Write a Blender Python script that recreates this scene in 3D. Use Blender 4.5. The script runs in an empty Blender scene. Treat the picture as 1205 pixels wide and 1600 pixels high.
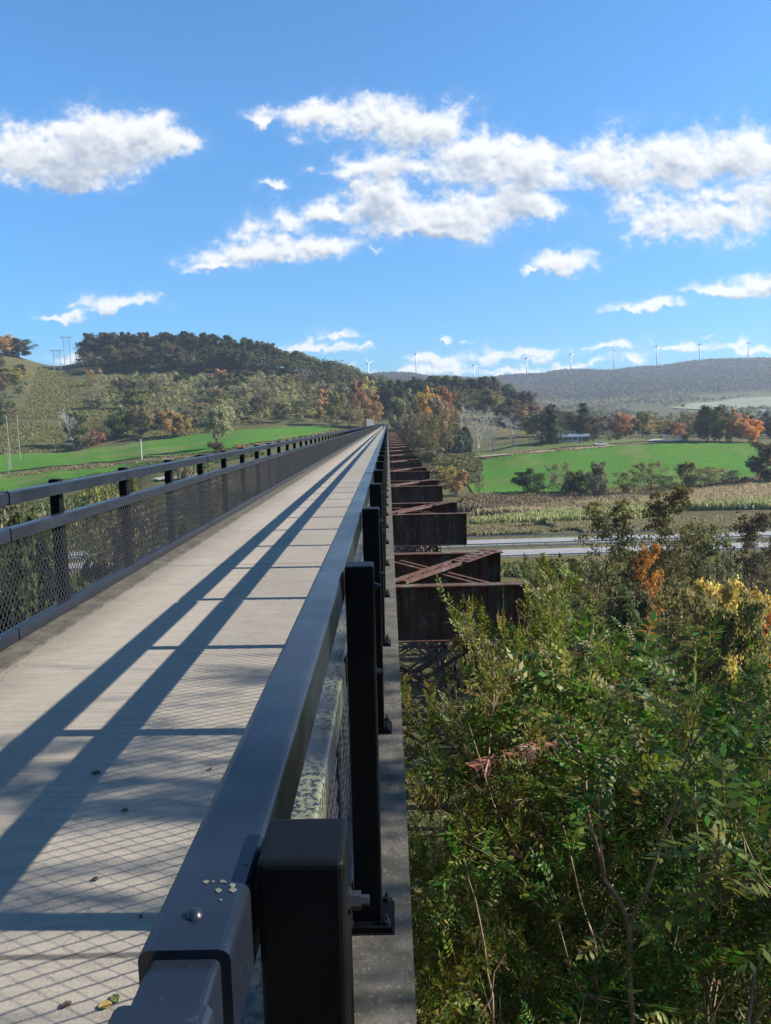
import bpy, bmesh, math, random
import numpy as np
from mathutils import Vector, Matrix

# ------------------------------------------------------------------ camera
S = bpy.context.scene
COL = S.collection
FPX, CX, CY = 1157.0, 602.5, 800.0          # focal length and centre in photo pixels (1205 x 1600)
VPU, VPV = 606.0, 660.5                      # where the bridge runs to
CAMZ = 1.6                                   # eye above the deck
ROLL = math.radians(1.3)
pitch = math.atan((CY - VPV) / FPX)
yaw = 0.0
def cam_axes(yaw, pitch, roll):
    F = Vector((-math.sin(yaw) * math.cos(pitch), math.cos(yaw) * math.cos(pitch), -math.sin(pitch)))
    R0 = Vector((math.cos(yaw), math.sin(yaw), 0))
    U0 = R0.cross(F)
    R = R0 * math.cos(roll) - U0 * math.sin(roll)
    U = U0 * math.cos(roll) + R0 * math.sin(roll)
    return R, U, F
for _ in range(20):
    R_, U_, F_ = cam_axes(yaw, pitch, ROLL)
    d_ = Vector((0, 1, 0))
    uu = CX + FPX * d_.dot(R_) / d_.dot(F_); vv = CY - FPX * d_.dot(U_) / d_.dot(F_)
    yaw += (VPU - uu) / FPX
    pitch += (vv - VPV) / FPX
R_, U_, F_ = cam_axes(yaw, pitch, ROLL)
cd = bpy.data.cameras.new('camera'); cam = bpy.data.objects.new('camera', cd); COL.objects.link(cam)
cd.sensor_fit = 'VERTICAL'; cd.sensor_height = 24.0; cd.lens = 24.0 * FPX / 1600.0
cd.clip_start = 0.05; cd.clip_end = 20000
M4 = Matrix((( R_.x, U_.x, -F_.x, 0), (R_.y, U_.y, -F_.y, 0), (R_.z, U_.z, -F_.z, CAMZ), (0, 0, 0, 1)))
cam.matrix_world = M4
S.camera = cam

def ray(u, v):
    d = F_ + R_ * ((u - CX) / FPX) + U_ * ((CY - v) / FPX)
    return d / d.y                               # per metre of y
def at(u, v, y):
    d = ray(u, v); return Vector((d.x * y, y, CAMZ + d.z * y))
def proj(p):
    q = Vector(p) - Vector((0, 0, CAMZ)); z = q.dot(F_)
    return CX + FPX * q.dot(R_) / z, CY - FPX * q.dot(U_) / z

# ------------------------------------------------------------------ view, sun, sky
S.view_settings.view_transform = 'Standard'; S.view_settings.look = 'None'
S.view_settings.exposure = 1.15; S.view_settings.gamma = 1.0
SUN_EL = math.radians(33.0)
SUN_AZ = math.radians(91.5)                      # from +X, square to the bridge
ld = bpy.data.lights.new('sun', 'SUN'); ld.energy = 5.0; ld.angle = math.radians(0.5); ld.color = (1.0, 0.93, 0.82)
sun = bpy.data.objects.new('sun', ld); COL.objects.link(sun)
sun_dir = Vector((math.cos(SUN_EL) * math.sin(SUN_AZ), math.cos(SUN_EL) * math.cos(SUN_AZ), math.sin(SUN_EL)))
sun.rotation_euler = sun_dir.to_track_quat('Z', 'Y').to_euler()

rngc = np.random.default_rng(11)
def fbm2(x, y, octaves, seed, base=1.0, gain=0.5):
    r = np.random.default_rng(seed); tot = np.zeros_like(x); amp = 1.0; f = base; norm = 0
    for o in range(octaves):
        g = r.random((256, 256)).astype(np.float32)
        xx = x * f + 37.7 * o; yy = y * f + 11.3 * o
        xi = np.floor(xx).astype(int); yi = np.floor(yy).astype(int)
        fx = xx - xi; fy = yy - yi
        fx = fx * fx * fx * (fx * (fx * 6 - 15) + 10); fy = fy * fy * fy * (fy * (fy * 6 - 15) + 10)
        a = g[yi % 256, xi % 256]; b = g[yi % 256, (xi + 1) % 256]; c = g[(yi + 1) % 256, xi % 256]; d = g[(yi + 1) % 256, (xi + 1) % 256]
        tot += amp * ((a * (1 - fx) + b * fx) * (1 - fy) + (c * (1 - fx) + d * fx) * fy); norm += amp
        amp *= gain; f *= 2.03
    return tot / norm

# cumulus: (u, v, half-width, height above, depth below) of each puff, as directions in the sky
PUFFS = [(0,238,64,36,34),(75,250,95,44,34),(170,232,85,56,44),(262,232,58,36,24),(100,264,85,28,22),(225,195,50,34,26),(150,188,40,28,20),
 (400,177,42,20,12),(430,288,36,13,9),
 (500,172,48,26,22),(570,185,78,36,30),(650,205,80,36,35),(720,235,100,38,40),(820,262,130,46,42),(940,262,130,46,42),(1060,250,130,44,40),
 (1180,245,120,44,44),(1270,250,90,40,40),(790,218,60,14,12),(650,265,110,32,24),(560,268,50,14,12),(500,265,30,8,6),
 (600,322,120,30,34),(720,332,140,40,42),(830,338,70,32,22),(670,362,100,18,14),(520,335,60,16,16),
 (445,352,50,28,22),(430,398,120,24,20),(500,396,62,22,18),(345,413,55,9,7),(600,396,24,9,7),
 (1050,345,100,30,30),(1150,338,100,38,28),(1150,300,90,20,18),(1240,320,90,40,30),
 (865,422,66,20,13),(820,434,40,7,5),(1020,484,66,11,7),(1150,460,70,13,9),(1205,452,60,20,13),
 (190,481,72,17,9),(80,499,46,8,6),(98,481,26,7,5),(-40,470,40,9,6),
 (537,526,36,13,9),(505,547,66,11,9),(560,541,40,6,5),(640,582,90,10,10),(660,566,50,9,7),(820,556,80,13,10),(770,552,40,8,6),(868,548,36,9,6),
 (915,543,24,9,7),(955,546,46,9,7),(1030,540,34,13,9),(1075,552,56,9,7),(1180,551,60,10,7),(680,536,26,6,5),(730,537,20,4,4),
 (1000,566,36,11,9),(900,575,70,8,7),(110,568,60,12,10),(250,560,60,7,6),(800,580,60,7,6),(1120,533,20,6,4)]
W_, H_ = 2000, 1100
PX0, PX1, PZ0, PZ1 = -1.0, 1.0, -0.2, 0.9
gx, gz = np.meshgrid(np.linspace(PX0, PX1, W_, dtype=np.float32), np.linspace(PZ0, PZ1, H_, dtype=np.float32))
field = np.full((H_, W_), -3.0, np.float32)
wx = gx + (fbm2(gx, gz, 4, 3, 9.0) - .5) * 0.05; wz = gz + (fbm2(gx, gz, 4, 4, 9.0) - .5) * 0.03
wx = wx + (fbm2(gx, gz, 5, 5, 38.0, .6) - .5) * 0.030; wz = wz + (fbm2(gx, gz, 5, 6, 38.0, .6) - .5) * 0.030
for (u, v, rx, rt, rb) in PUFFS:
    c = ray(u, v); k = 1.0 / FPX
    dx = (wx - c.x) / (rx * k * 1.0); dz = wz - c.z
    dz = np.where(dz > 0, dz / (rt * k * 1.08), dz / (rb * k * .92))
    d2 = 1 - np.sqrt(dx * dx + dz * dz) - (.62 if rx < 35 else .34 if rx < 45 else .04 if rx < 70 else 0)
    hi = np.maximum(field, d2); field = hi + 0.06 * np.exp(-np.abs(field - d2) * 6)
n1 = fbm2(gx, gz * 1.5, 8, 7, 16.0, 0.60); n2 = fbm2(gx, gz * 1.3, 6, 8, 60.0, 0.68)
bil = 1 - np.abs(fbm2(gx, gz * 1.25, 5, 17, 34.0, 0.55) * 2 - 1) * 2.2            # rounded billows
field = field + (n1 - .5) * 1.40 + (n2 - .5) * 0.72 + np.clip(bil, -1, 1) * .14
dens = np.clip((field + 0.08) / 0.92, 0, 1) ** .85
veil = np.clip((field + 0.45) / 1.2, 0, 1) * .30 * fbm2(gx, gz * 2.2, 6, 29, 11.0, .6)
dens = np.clip(dens * dens * (3 - 2 * dens) + veil, 0, 1)
thick = np.clip(field, 0, 1.3)
occ = np.zeros_like(thick)
for k, w in zip((3, 7, 13, 21, 31, 44), (.8, 1, 1, 1, .9, .8)):
    occ += w * np.roll(np.roll(thick, -k, axis=0), -int(k * .45), axis=1)
occ /= 5.5
puff = fbm2(gx, gz * 1.4, 6, 21, 30.0, 0.6)
rim = thick - np.roll(np.roll(thick, -5, axis=0), -3, axis=1)                       # lit upper right shoulders of each billow
bri = np.clip(1.14 - 1.0 * np.clip(occ - .08, 0, 1.1) + (puff - .5) * .36 + rim * .75, 0.0, 1)
def blur(a, n):
    for _ in range(n):
        a = (a + np.roll(a, 1, 0) + np.roll(a, -1, 0) + np.roll(a, 1, 1) + np.roll(a, -1, 1)) / 5
    return a
bri = blur(bri, 2)
px = np.zeros((H_, W_, 4), np.float32); px[..., 0] = dens; px[..., 1] = bri; px[..., 3] = 1
px[:3] = 0; px[-3:] = 0; px[:, :3] = 0; px[:, -3:] = 0
cimg = bpy.data.images.new('cloud_field', W_, H_, float_buffer=True); cimg.colorspace_settings.name = 'Non-Color'
cimg.pixels.foreach_set(px.ravel()); cimg.update(); cimg.pack()

W = bpy.data.worlds.new('World'); S.world = W; W.use_nodes = True
nt = W.node_tree; nt.nodes.clear()
def nd(t, ty, **kw):
    n = t.nodes.new(ty)
    for k, v in kw.items():
        if isinstance(k, str) and k.startswith('i_'): n.inputs[int(k[2:])].default_value = v
        else: setattr(n, k, v)
    return n
sky = nd(nt, 'ShaderNodeTexSky', sky_type='NISHITA'); sky.sun_disc = False
sky.sun_elevation = SUN_EL; sky.sun_rotation = SUN_AZ; sky.air_density = 1.0; sky.dust_density = 0.3; sky.ozone_density = 1.6
tint = nd(nt, 'ShaderNodeMix', data_type='RGBA', blend_type='MULTIPLY'); tint.inputs[0].default_value = 1.0
tint.inputs[7].default_value = (0.56, 1.18, 1.64, 1)
nt.links.new(sky.outputs[0], tint.inputs[6])
tc = nd(nt, 'ShaderNodeTexCoord'); sp = nd(nt, 'ShaderNodeSeparateXYZ'); nt.links.new(tc.outputs['Generated'], sp.inputs[0])
# clear dry air: the low sky stays a mid blue
elr = nd(nt, 'ShaderNodeMapRange'); elr.inputs[1].default_value = 0.0; elr.inputs[2].default_value = 0.36; elr.inputs[3].default_value = 0.0; elr.inputs[4].default_value = 1.0
nt.links.new(sp.outputs[2], elr.inputs[0])
elc = nt.nodes.new('ShaderNodeValToRGB'); nt.links.new(elr.outputs[0], elc.inputs[0])
for e_, (p_, c_) in zip([elc.color_ramp.elements[0], elc.color_ramp.elements[1], elc.color_ramp.elements.new(.3)], ((0, (.60, .56, .54, 1)), (1, (.66, 1.02, 1.04, 1)), (.3, (.62, .71, .76, 1)))):
    e_.position = p_; e_.color = c_
tint2 = nd(nt, 'ShaderNodeMix', data_type='RGBA', blend_type='MULTIPLY'); tint2.inputs[0].default_value = 1.0
nt.links.new(tint.outputs[2], tint2.inputs[6]); nt.links.new(elc.outputs[0], tint2.inputs[7])
ym = nd(nt, 'ShaderNodeMath', operation='MAXIMUM'); ym.inputs[1].default_value = 0.02; nt.links.new(sp.outputs[1], ym.inputs[0])
def mth(op, a, b=None, t=nt):
    n = nd(t, 'ShaderNodeMath', operation=op)
    for i, q in enumerate((a, b)):
        if q is None: continue
        if isinstance(q, (int, float)): n.inputs[i].default_value = q
        else: t.links.new(q, n.inputs[i])
    return n.outputs[0]
qx = mth('DIVIDE', mth('SUBTRACT', mth('DIVIDE', sp.outputs[0], ym.outputs[0]), PX0), PX1 - PX0)
qz = mth('DIVIDE', mth('SUBTRACT', mth('DIVIDE', sp.outputs[2], ym.outputs[0]), PZ0), PZ1 - PZ0)
cv = nd(nt, 'ShaderNodeCombineXYZ'); nt.links.new(qx, cv.inputs[0]); nt.links.new(qz, cv.inputs[1])
it = nd(nt, 'ShaderNodeTexImage', image=cimg, extension='CLIP', interpolation='Linear'); nt.links.new(cv.outputs[0], it.inputs[0])
sc = nd(nt, 'ShaderNodeSeparateColor'); nt.links.new(it.outputs[0], sc.inputs[0])
cc = nd(nt, 'ShaderNodeMix', data_type='RGBA')
SKY_STR = 0.062
cc.inputs[6].default_value = (3.1, 3.6, 4.4, 1); cc.inputs[7].default_value = (7.6, 7.6, 7.5, 1)
nt.links.new(sc.outputs[1], cc.inputs[0])
mx = nd(nt, 'ShaderNodeMix', data_type='RGBA')
nt.links.new(mth('MULTIPLY', sc.outputs[0], 0.96), mx.inputs[0]); nt.links.new(tint2.outputs[2], mx.inputs[6]); nt.links.new(cc.outputs[2], mx.inputs[7])
bg = nd(nt, 'ShaderNodeBackground'); bg.inputs[1].default_value = SKY_STR
wo = nd(nt, 'ShaderNodeOutputWorld'); nt.links.new(mx.outputs[2], bg.inputs[0]); nt.links.new(bg.outputs[0], wo.inputs[0])
S.cycles.max_bounces = 6; S.cycles.diffuse_bounces = 2; S.cycles.glossy_bounces = 3; S.cycles.transmission_bounces = 3
S.cycles.volume_bounces = 0; S.cycles.transparent_max_bounces = 6
S.cycles.use_denoising = True

# ------------------------------------------------------------------ helpers
def tag(o, label=None, cat=None, group=None, kind=None):
    if label: o['label'] = label
    if cat: o['category'] = cat
    if group: o['group'] = group
    if kind: o['kind'] = kind
    return o
def empty(name, loc=(0, 0, 0), rz=0, **kw):
    o = bpy.data.objects.new(name, None); COL.objects.link(o); o.location = loc; o.rotation_euler = (0, 0, rz)
    o.empty_display_size = .2
    return tag(o, **kw)
def link(name, me, parent=None, loc=None, **kw):
    o = bpy.data.objects.new(name, me); COL.objects.link(o)
    if parent: o.parent = parent
    if loc is not None: o.location = loc
    return tag(o, **kw)
def mesh_np(name, V, F, mats, mi=None, smooth=False, N=None):
    V = np.asarray(V, np.float32); me = bpy.data.meshes.new(name)
    me.vertices.add(len(V)); me.vertices.foreach_set('co', V.ravel())
    if isinstance(F, np.ndarray):
        n, k = F.shape; me.loops.add(n * k); me.loops.foreach_set('vertex_index', F.astype(np.int32).ravel())
        me.polygons.add(n); me.polygons.foreach_set('loop_start', np.arange(0, n * k, k, dtype=np.int32))
    else:
        ls = np.array([len(f) for f in F], np.int32); fl = np.array([i for f in F for i in f], np.int32); n = len(F)
        me.loops.add(len(fl)); me.loops.foreach_set('vertex_index', fl)
        me.polygons.add(n); me.polygons.foreach_set('loop_start', np.concatenate([[0], np.cumsum(ls)[:-1]]).astype(np.int32))
    for m in (mats if isinstance(mats, (list, tuple)) else [mats]): me.materials.append(m)
    if mi is not None: me.polygons.foreach_set('material_index', np.asarray(mi, np.int32))
    me.polygons.foreach_set('use_smooth', np.full(n, bool(smooth)))
    me.update(calc_edges=True)
    if N is None: me.validate()
    else:
        me.polygons.foreach_set('use_smooth', np.ones(n, bool)); me.normals_split_custom_set_from_vertices(np.asarray(N, np.float32).tolist())
    return me
class MB:
    def __init__(s): s.v = []; s.f = []
    def add(s, vs, fs):
        b = len(s.v); s.v += [tuple(v) for v in vs]; s.f += [tuple(i + b for i in f) for f in fs]; return s
    def box(s, x0, x1, y0, y1, z0, z1):
        return s.add([(x0,y0,z0),(x1,y0,z0),(x1,y1,z0),(x0,y1,z0),(x0,y0,z1),(x1,y0,z1),(x1,y1,z1),(x0,y1,z1)],
                     [(0,3,2,1),(4,5,6,7),(0,1,5,4),(1,2,6,5),(2,3,7,6),(3,0,4,7)])
    def beam(s, p, q, w, h, up=(0, 0, 1)):
        p, q = Vector(p), Vector(q); d = (q - p).normalized(); up = Vector(up)
        if abs(d.dot(up)) > .98: up = Vector((0, 1, 0))
        a = d.cross(up).normalized() * (w / 2); b = a.cross(d).normalized() * (h / 2)
        vs = [p - a - b, p + a - b, p + a + b, p - a + b, q - a - b, q + a - b, q + a + b, q - a + b]
        return s.add(vs, [(0,1,2,3),(7,6,5,4),(0,4,5,1),(1,5,6,2),(2,6,7,3),(3,7,4,0)])
    def tube(s, pts, rad, n=6, cap=True):
        pts = [Vector(p) for p in pts]; vs = []; fs = []; ref = None
        for i, p in enumerate(pts):
            d = (pts[min(i + 1, len(pts) - 1)] - pts[max(i - 1, 0)]).normalized()
            if ref is None:
                ref = Vector((1, 0, 0)) if abs(d.x) < .8 else Vector((0, 1, 0))
            a = (ref - d * ref.dot(d)).normalized(); b = d.cross(a); ref = a
            r = rad[i] if isinstance(rad, (list, tuple)) else rad
            for k in range(n):
                t = 2 * math.pi * k / n; vs.append(p + a * (r * math.cos(t)) + b * (r * math.sin(t)))
        for i in range(len(pts) - 1):
            for k in range(n):
                k2 = (k + 1) % n; fs.append((i*n+k, i*n+k2, (i+1)*n+k2, (i+1)*n+k))
        if cap: fs.append(tuple(range(n))[::-1]); fs.append(tuple(range((len(pts)-1)*n, len(pts)*n)))
        return s.add(vs, fs)
    def lathe(s, prof, n=16, c=(0, 0, 0), axis=2):
        vs = []; fs = []; m = len(prof)
        for k in range(n):
            t = 2*math.pi*k/n
            for r, z in prof:
                q = (r*math.cos(t), r*math.sin(t), z)
                if axis == 0: q = (q[2], q[0], q[1])
                if axis == 1: q = (q[1], q[2], q[0])
                vs.append((c[0]+q[0], c[1]+q[1], c[2]+q[2]))
        for k in range(n):
            for i in range(m-1):
                k2 = (k+1) % n; fs.append((k*m+i, k2*m+i, k2*m+i+1, k*m+i+1))
        return s.add(vs, fs)
    def mesh(s, name, mat, smooth=False): return mesh_np(name, s.v, s.f, mat, smooth=smooth)
    def build(s, name, mat, parent=None, loc=None, bevel=0, smooth=False, **kw):
        o = link(name, s.mesh(name, mat, smooth), parent, loc, **kw)
        if bevel:
            m = o.modifiers.new('bevel', 'BEVEL'); m.width = bevel; m.segments = 3; m.limit_method = 'ANGLE'
        return o

# ------------------------------------------------------------------ materials
def newmat(name):
    m = bpy.data.materials.new(name); m.use_nodes = True; t = m.node_tree; t.nodes.clear()
    b = t.nodes.new('ShaderNodeBsdfPrincipled'); o = t.nodes.new('ShaderNodeOutputMaterial'); t.links.new(b.outputs[0], o.inputs[0])
    return m, t, b
def ramp(t, fac, stops, interp='LINEAR'):
    r = t.nodes.new('ShaderNodeValToRGB'); cr = r.color_ramp; cr.interpolation = interp
    while len(cr.elements) < len(stops): cr.elements.new(0.5)
    for e, (p, c) in zip(cr.elements, stops): e.position = p; e.color = (*c, 1) if len(c) == 3 else c
    t.links.new(fac, r.inputs[0]); return r.outputs[0]
def noise(t, scale, detail=6, rough=.6, coord='Object', stretch=None, dist=0.0):
    tc = t.nodes.new('ShaderNodeTexCoord'); n = t.nodes.new('ShaderNodeTexNoise'); n.inputs['Scale'].default_value = scale
    n.inputs['Detail'].default_value = detail; n.inputs['Roughness'].default_value = rough; n.inputs['Distortion'].default_value = dist
    if stretch:
        mp = t.nodes.new('ShaderNodeMapping'); mp.inputs['Scale'].default_value = stretch
        t.links.new(tc.outputs[coord], mp.inputs[0]); t.links.new(mp.outputs[0], n.inputs['Vector'])
    else: t.links.new(tc.outputs[coord], n.inputs['Vector'])
    return n.outputs[0]
def mixc(t, f, a, b, blend='MIX'):
    m = nd(t, 'ShaderNodeMix', data_type='RGBA', blend_type=blend)
    for i, q in ((0, f), (6, a), (7, b)):
        if isinstance(q, (int, float)): m.inputs[i].default_value = q
        elif isinstance(q, tuple): m.inputs[i].default_value = (*q, 1)
        else: t.links.new(q, m.inputs[i])
    return m.outputs[2]
def bump(t, b, h, strength, dist=0.01):
    n = t.nodes.new('ShaderNodeBump'); n.inputs['Strength'].default_value = strength; n.inputs['Distance'].default_value = dist
    t.links.new(h, n.inputs['Height']); t.links.new(n.outputs[0], b.inputs['Normal'])
def simple(name, c, rough=.7, var=.25, scale=3.0, metal=0.0):
    m, t, b = newmat(name)
    n = noise(t, scale)
    lo = tuple(x * (1 - var) for x in c); hi = tuple(min(1, x * (1 + var)) for x in c)
    t.links.new(ramp(t, n, [(.3, lo), (.7, hi)]), b.inputs['Base Color'])
    b.inputs['Roughness'].default_value = rough; b.inputs['Metallic'].default_value = metal
    return m

def mat_paint(name, c, lichen=0.0, rough=.34):
    m, t, b = newmat(name)
    n = noise(t, 2.2, 8, .65); f = noise(t, 60, 4, .6)
    col = ramp(t, n, [(.3, tuple(x*.8 for x in c)), (.55, c), (.8, tuple(x*1.35 for x in c))])
    sp_ = ramp(t, f, [(.66, (0, 0, 0)), (.74, (1, 1, 1))])
    scu = noise(t, 9, 8, .75, stretch=(1, .12, 1)); sm = noise(t, 1.1, 5, .6)
    col = mixc(t, mth('MULTIPLY', mth('MULTIPLY', ramp(t, scu, [(.55, (0, 0, 0)), (.72, (1, 1, 1))]), ramp(t, sm, [(.4, (0,0,0)), (.65, (1,1,1))]), t), .5, t), col, tuple(x*2.6 + .012 for x in c))
    col = mixc(t, mth('MULTIPLY', sp_, .35, t), col, (.06, .066, .07))
    if lichen:
        l1 = noise(t, 70, 6, .75); l2 = noise(t, 2.4, 3, .5)
        lm = mth('MULTIPLY', ramp(t, l1, [(.56 - lichen*.1, (0, 0, 0)), (.62 - lichen*.1, (1, 1, 1))]), ramp(t, l2, [(.40, (0,0,0)), (.56, (1,1,1))]), t)
        col = mixc(t, lm, col, (.15, .15, .095))
    t.links.new(col, b.inputs['Base Color'])
    t.links.new(ramp(t, n, [(.3, (rough-.08,)*3), (.75, (rough+.16,)*3)]), b.inputs['Roughness'])
    bump(t, b, mth('ADD', noise(t, 140, 3), mth('MULTIPLY', noise(t, 5, 4), 2.5, t), t), .08, .003)
    return m
M_RAIL = mat_paint('rail_paint', (.011, .0155, .025), rough=.28)
M_RAIL.node_tree.nodes['Principled BSDF'].inputs['Specular IOR Level'].default_value = .45
M_MIDR = mat_paint('rail_paint_lichen', (.017, .022, .032), lichen=1.0)
M_POST_SHADE = mat_paint('post_paint_shaded', (.0045, .005, .0065), rough=.45)  # darker than the rails: shade on the post fronts put into the colour
M_POST_SHADE.node_tree.nodes['Principled BSDF'].inputs['Specular IOR Level'].default_value = .13
M_WIRE = simple('wire_coating', (.035, .037, .042), .5)
M_BOLT = simple('bolt_steel', (.022, .023, .026), .45, metal=.2)
M_LICH = simple('lichen', (.12, .12, .085), .9, .3, 80)

def mat_concrete(name, base, dark, lane=True, moss=0.0):
    m, t, b = newmat(name)
    big = noise(t, .55, 7, .62, stretch=(1, .8, 1)); mid = noise(t, 7, 6, .7); fin = noise(t, 260, 3, .6); streak = noise(t, 3.2, 6, .65, stretch=(.35, 5, 1))
    col = ramp(t, big, [(.30, tuple(x*.86 for x in base)), (.52, base), (.72, tuple(x*1.08 for x in base))])
    col = mixc(t, mth('MULTIPLY', ramp(t, mid, [(.50, (0,0,0)), (.74, (1,1,1))]), .30, t), col, dark)
    col = mixc(t, mth('MULTIPLY', ramp(t, streak, [(.56, (0,0,0)), (.74, (1,1,1))]), .38, t), col, dark)
    col = mixc(t, mth('MULTIPLY', ramp(t, fin, [(.60, (0,0,0)), (.70, (1,1,1))]), .40, t), col, dark)
    col = mixc(t, mth('MULTIPLY', ramp(t, fin, [(.28, (1,1,1)), (.38, (0,0,0))]), .35, t), col, tuple(min(.8, x*1.5) for x in base))
    tc = t.nodes.new('ShaderNodeTexCoord'); s = t.nodes.new('ShaderNodeSeparateXYZ'); t.links.new(tc.outputs['Object'], s.inputs[0])
    if lane:
        # weathered darker margins along both edges and dark expansion joints
        wob = mth('ADD', s.outputs[0], mth('MULTIPLY', mth('SUBTRACT', noise(t, 1.7, 5, .7), .5, t), .55, t), t)
        e1 = nd(t, 'ShaderNodeMapRange'); e1.inputs[1].default_value = -2.25; e1.inputs[2].default_value = -2.72; t.links.new(wob, e1.inputs[0])
        col = mixc(t, mth('MULTIPLY', e1.outputs[0], .72, t), col, dark)
        e2 = nd(t, 'ShaderNodeMapRange'); e2.inputs[1].default_value = -.62; e2.inputs[2].default_value = -.25; t.links.new(wob, e2.inputs[0])
        col = mixc(t, mth('MULTIPLY', e2.outputs[0], .45, t), col, dark)
        yj = mth('PINGPONG', mth('ADD', s.outputs[1], mth('ADD', mth('MULTIPLY', noise(t, 2.5, 3), .03, t), -2.1, t), t), 3.2, t)
        jm = nd(t, 'ShaderNodeMapRange'); jm.inputs[1].default_value = .016; jm.inputs[2].default_value = .008; t.links.new(yj, jm.inputs[0])
        col = mixc(t, mth('MULTIPLY', jm.outputs[0], .8, t), col, (.05, .047, .042))
    if moss:
        mo = noise(t, 5, 7, .75); mo2 = noise(t, 60, 4, .7)
        col = mixc(t, mth('MULTIPLY', ramp(t, mo, [(.40, (0,0,0)), (.60, (1,1,1))]), moss, t), col, (.04, .036, .026))
        col = mixc(t, mth('MULTIPLY', ramp(t, mo2, [(.58, (0,0,0)), (.64, (1,1,1))]), .6, t), col, (.19, .18, .13))
    broom = noise(t, 16, 5, .7, stretch=(.10, 3.2, 1)); pit = noise(t, 70, 5, .75)
    if lane:
        vo = nd(t, 'ShaderNodeTexVoronoi', feature='DISTANCE_TO_EDGE'); vo.inputs['Scale'].default_value = .42
        tc2 = t.nodes.new('ShaderNodeTexCoord'); va = nd(t, 'ShaderNodeVectorMath', operation='ADD'); nz = t.nodes.new('ShaderNodeTexNoise'); nz.inputs['Scale'].default_value = 2.2; nz.inputs['Detail'].default_value = 6
        t.links.new(tc2.outputs['Object'], nz.inputs['Vector']); t.links.new(tc2.outputs['Object'], va.inputs[0]); t.links.new(nz.outputs[1], va.inputs[1]); t.links.new(va.outputs[0], vo.inputs['Vector'])
        cr_ = nd(t, 'ShaderNodeMapRange'); cr_.inputs[1].default_value = .0030; cr_.inputs[2].default_value = .0008; t.links.new(vo.outputs['Distance'], cr_.inputs[0])
        col = mixc(t, mth('MULTIPLY', mth('MULTIPLY', cr_.outputs[0], ramp(t, noise(t, .5, 3), [(.50, (0,0,0)), (.60, (1,1,1))]), t), .7, t), col, (.045, .04, .034))
        col = mixc(t, mth('MULTIPLY', ramp(t, broom, [(.46, (0,0,0)), (.66, (1,1,1))]), .30, t), col, dark)
        col = mixc(t, mth('MULTIPLY', ramp(t, pit, [(.60, (0,0,0)), (.66, (1,1,1))]), .45, t), col, dark)
    t.links.new(col, b.inputs['Base Color']); b.inputs['Roughness'].default_value = .92; b.inputs['Specular IOR Level'].default_value = .25
    bump(t, b, mth('ADD', mth('MULTIPLY', fin, .6, t), mth('ADD', mth('MULTIPLY', broom, 1.6, t), mth('MULTIPLY', pit, 1.4, t), t), t), .55, .005)
    return m
M_DECK = mat_concrete('deck_concrete', (.315, .275, .222), (.125, .107, .084))
M_EDGE = mat_concrete('edge_concrete', (.115, .105, .088), (.05, .044, .036), lane=False, moss=.75)

def mat_rust(name, bright=1.0):
    m, t, b = newmat(name)
    n = noise(t, 1.3, 8, .7, dist=.4); f = noise(t, 14, 6, .7); dr = noise(t, 3, 6, .6, stretch=(2.2, 2.2, .25))
    col = ramp(t, f, [(.3, (.040, .018, .012)), (.5, (.088, .037, .025)), (.7, (.16, .068, .044))])
    col = mixc(t, ramp(t, n, [(.53, (0,0,0)), (.62, (1,1,1))]), col, (.105, .118, .096))
    col = mixc(t, mth('MULTIPLY', ramp(t, dr, [(.45, (0,0,0)), (.62, (1,1,1))]), .6, t), col, (.012, .007, .006))
    if bright != 1: col = mixc(t, 1.0, col, (bright, bright*.85, bright*.8), 'MULTIPLY')
    t.links.new(col, b.inputs['Base Color']); b.inputs['Roughness'].default_value = .85
    bump(t, b, f, .4, .02)
    return m
M_RUST = mat_rust('rusted_steel'); M_RUST_SUNLIT = mat_rust('sunlit_rust', 3.2)  # second is a brighter copy, sunlight on the old beam put into its colour

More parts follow.
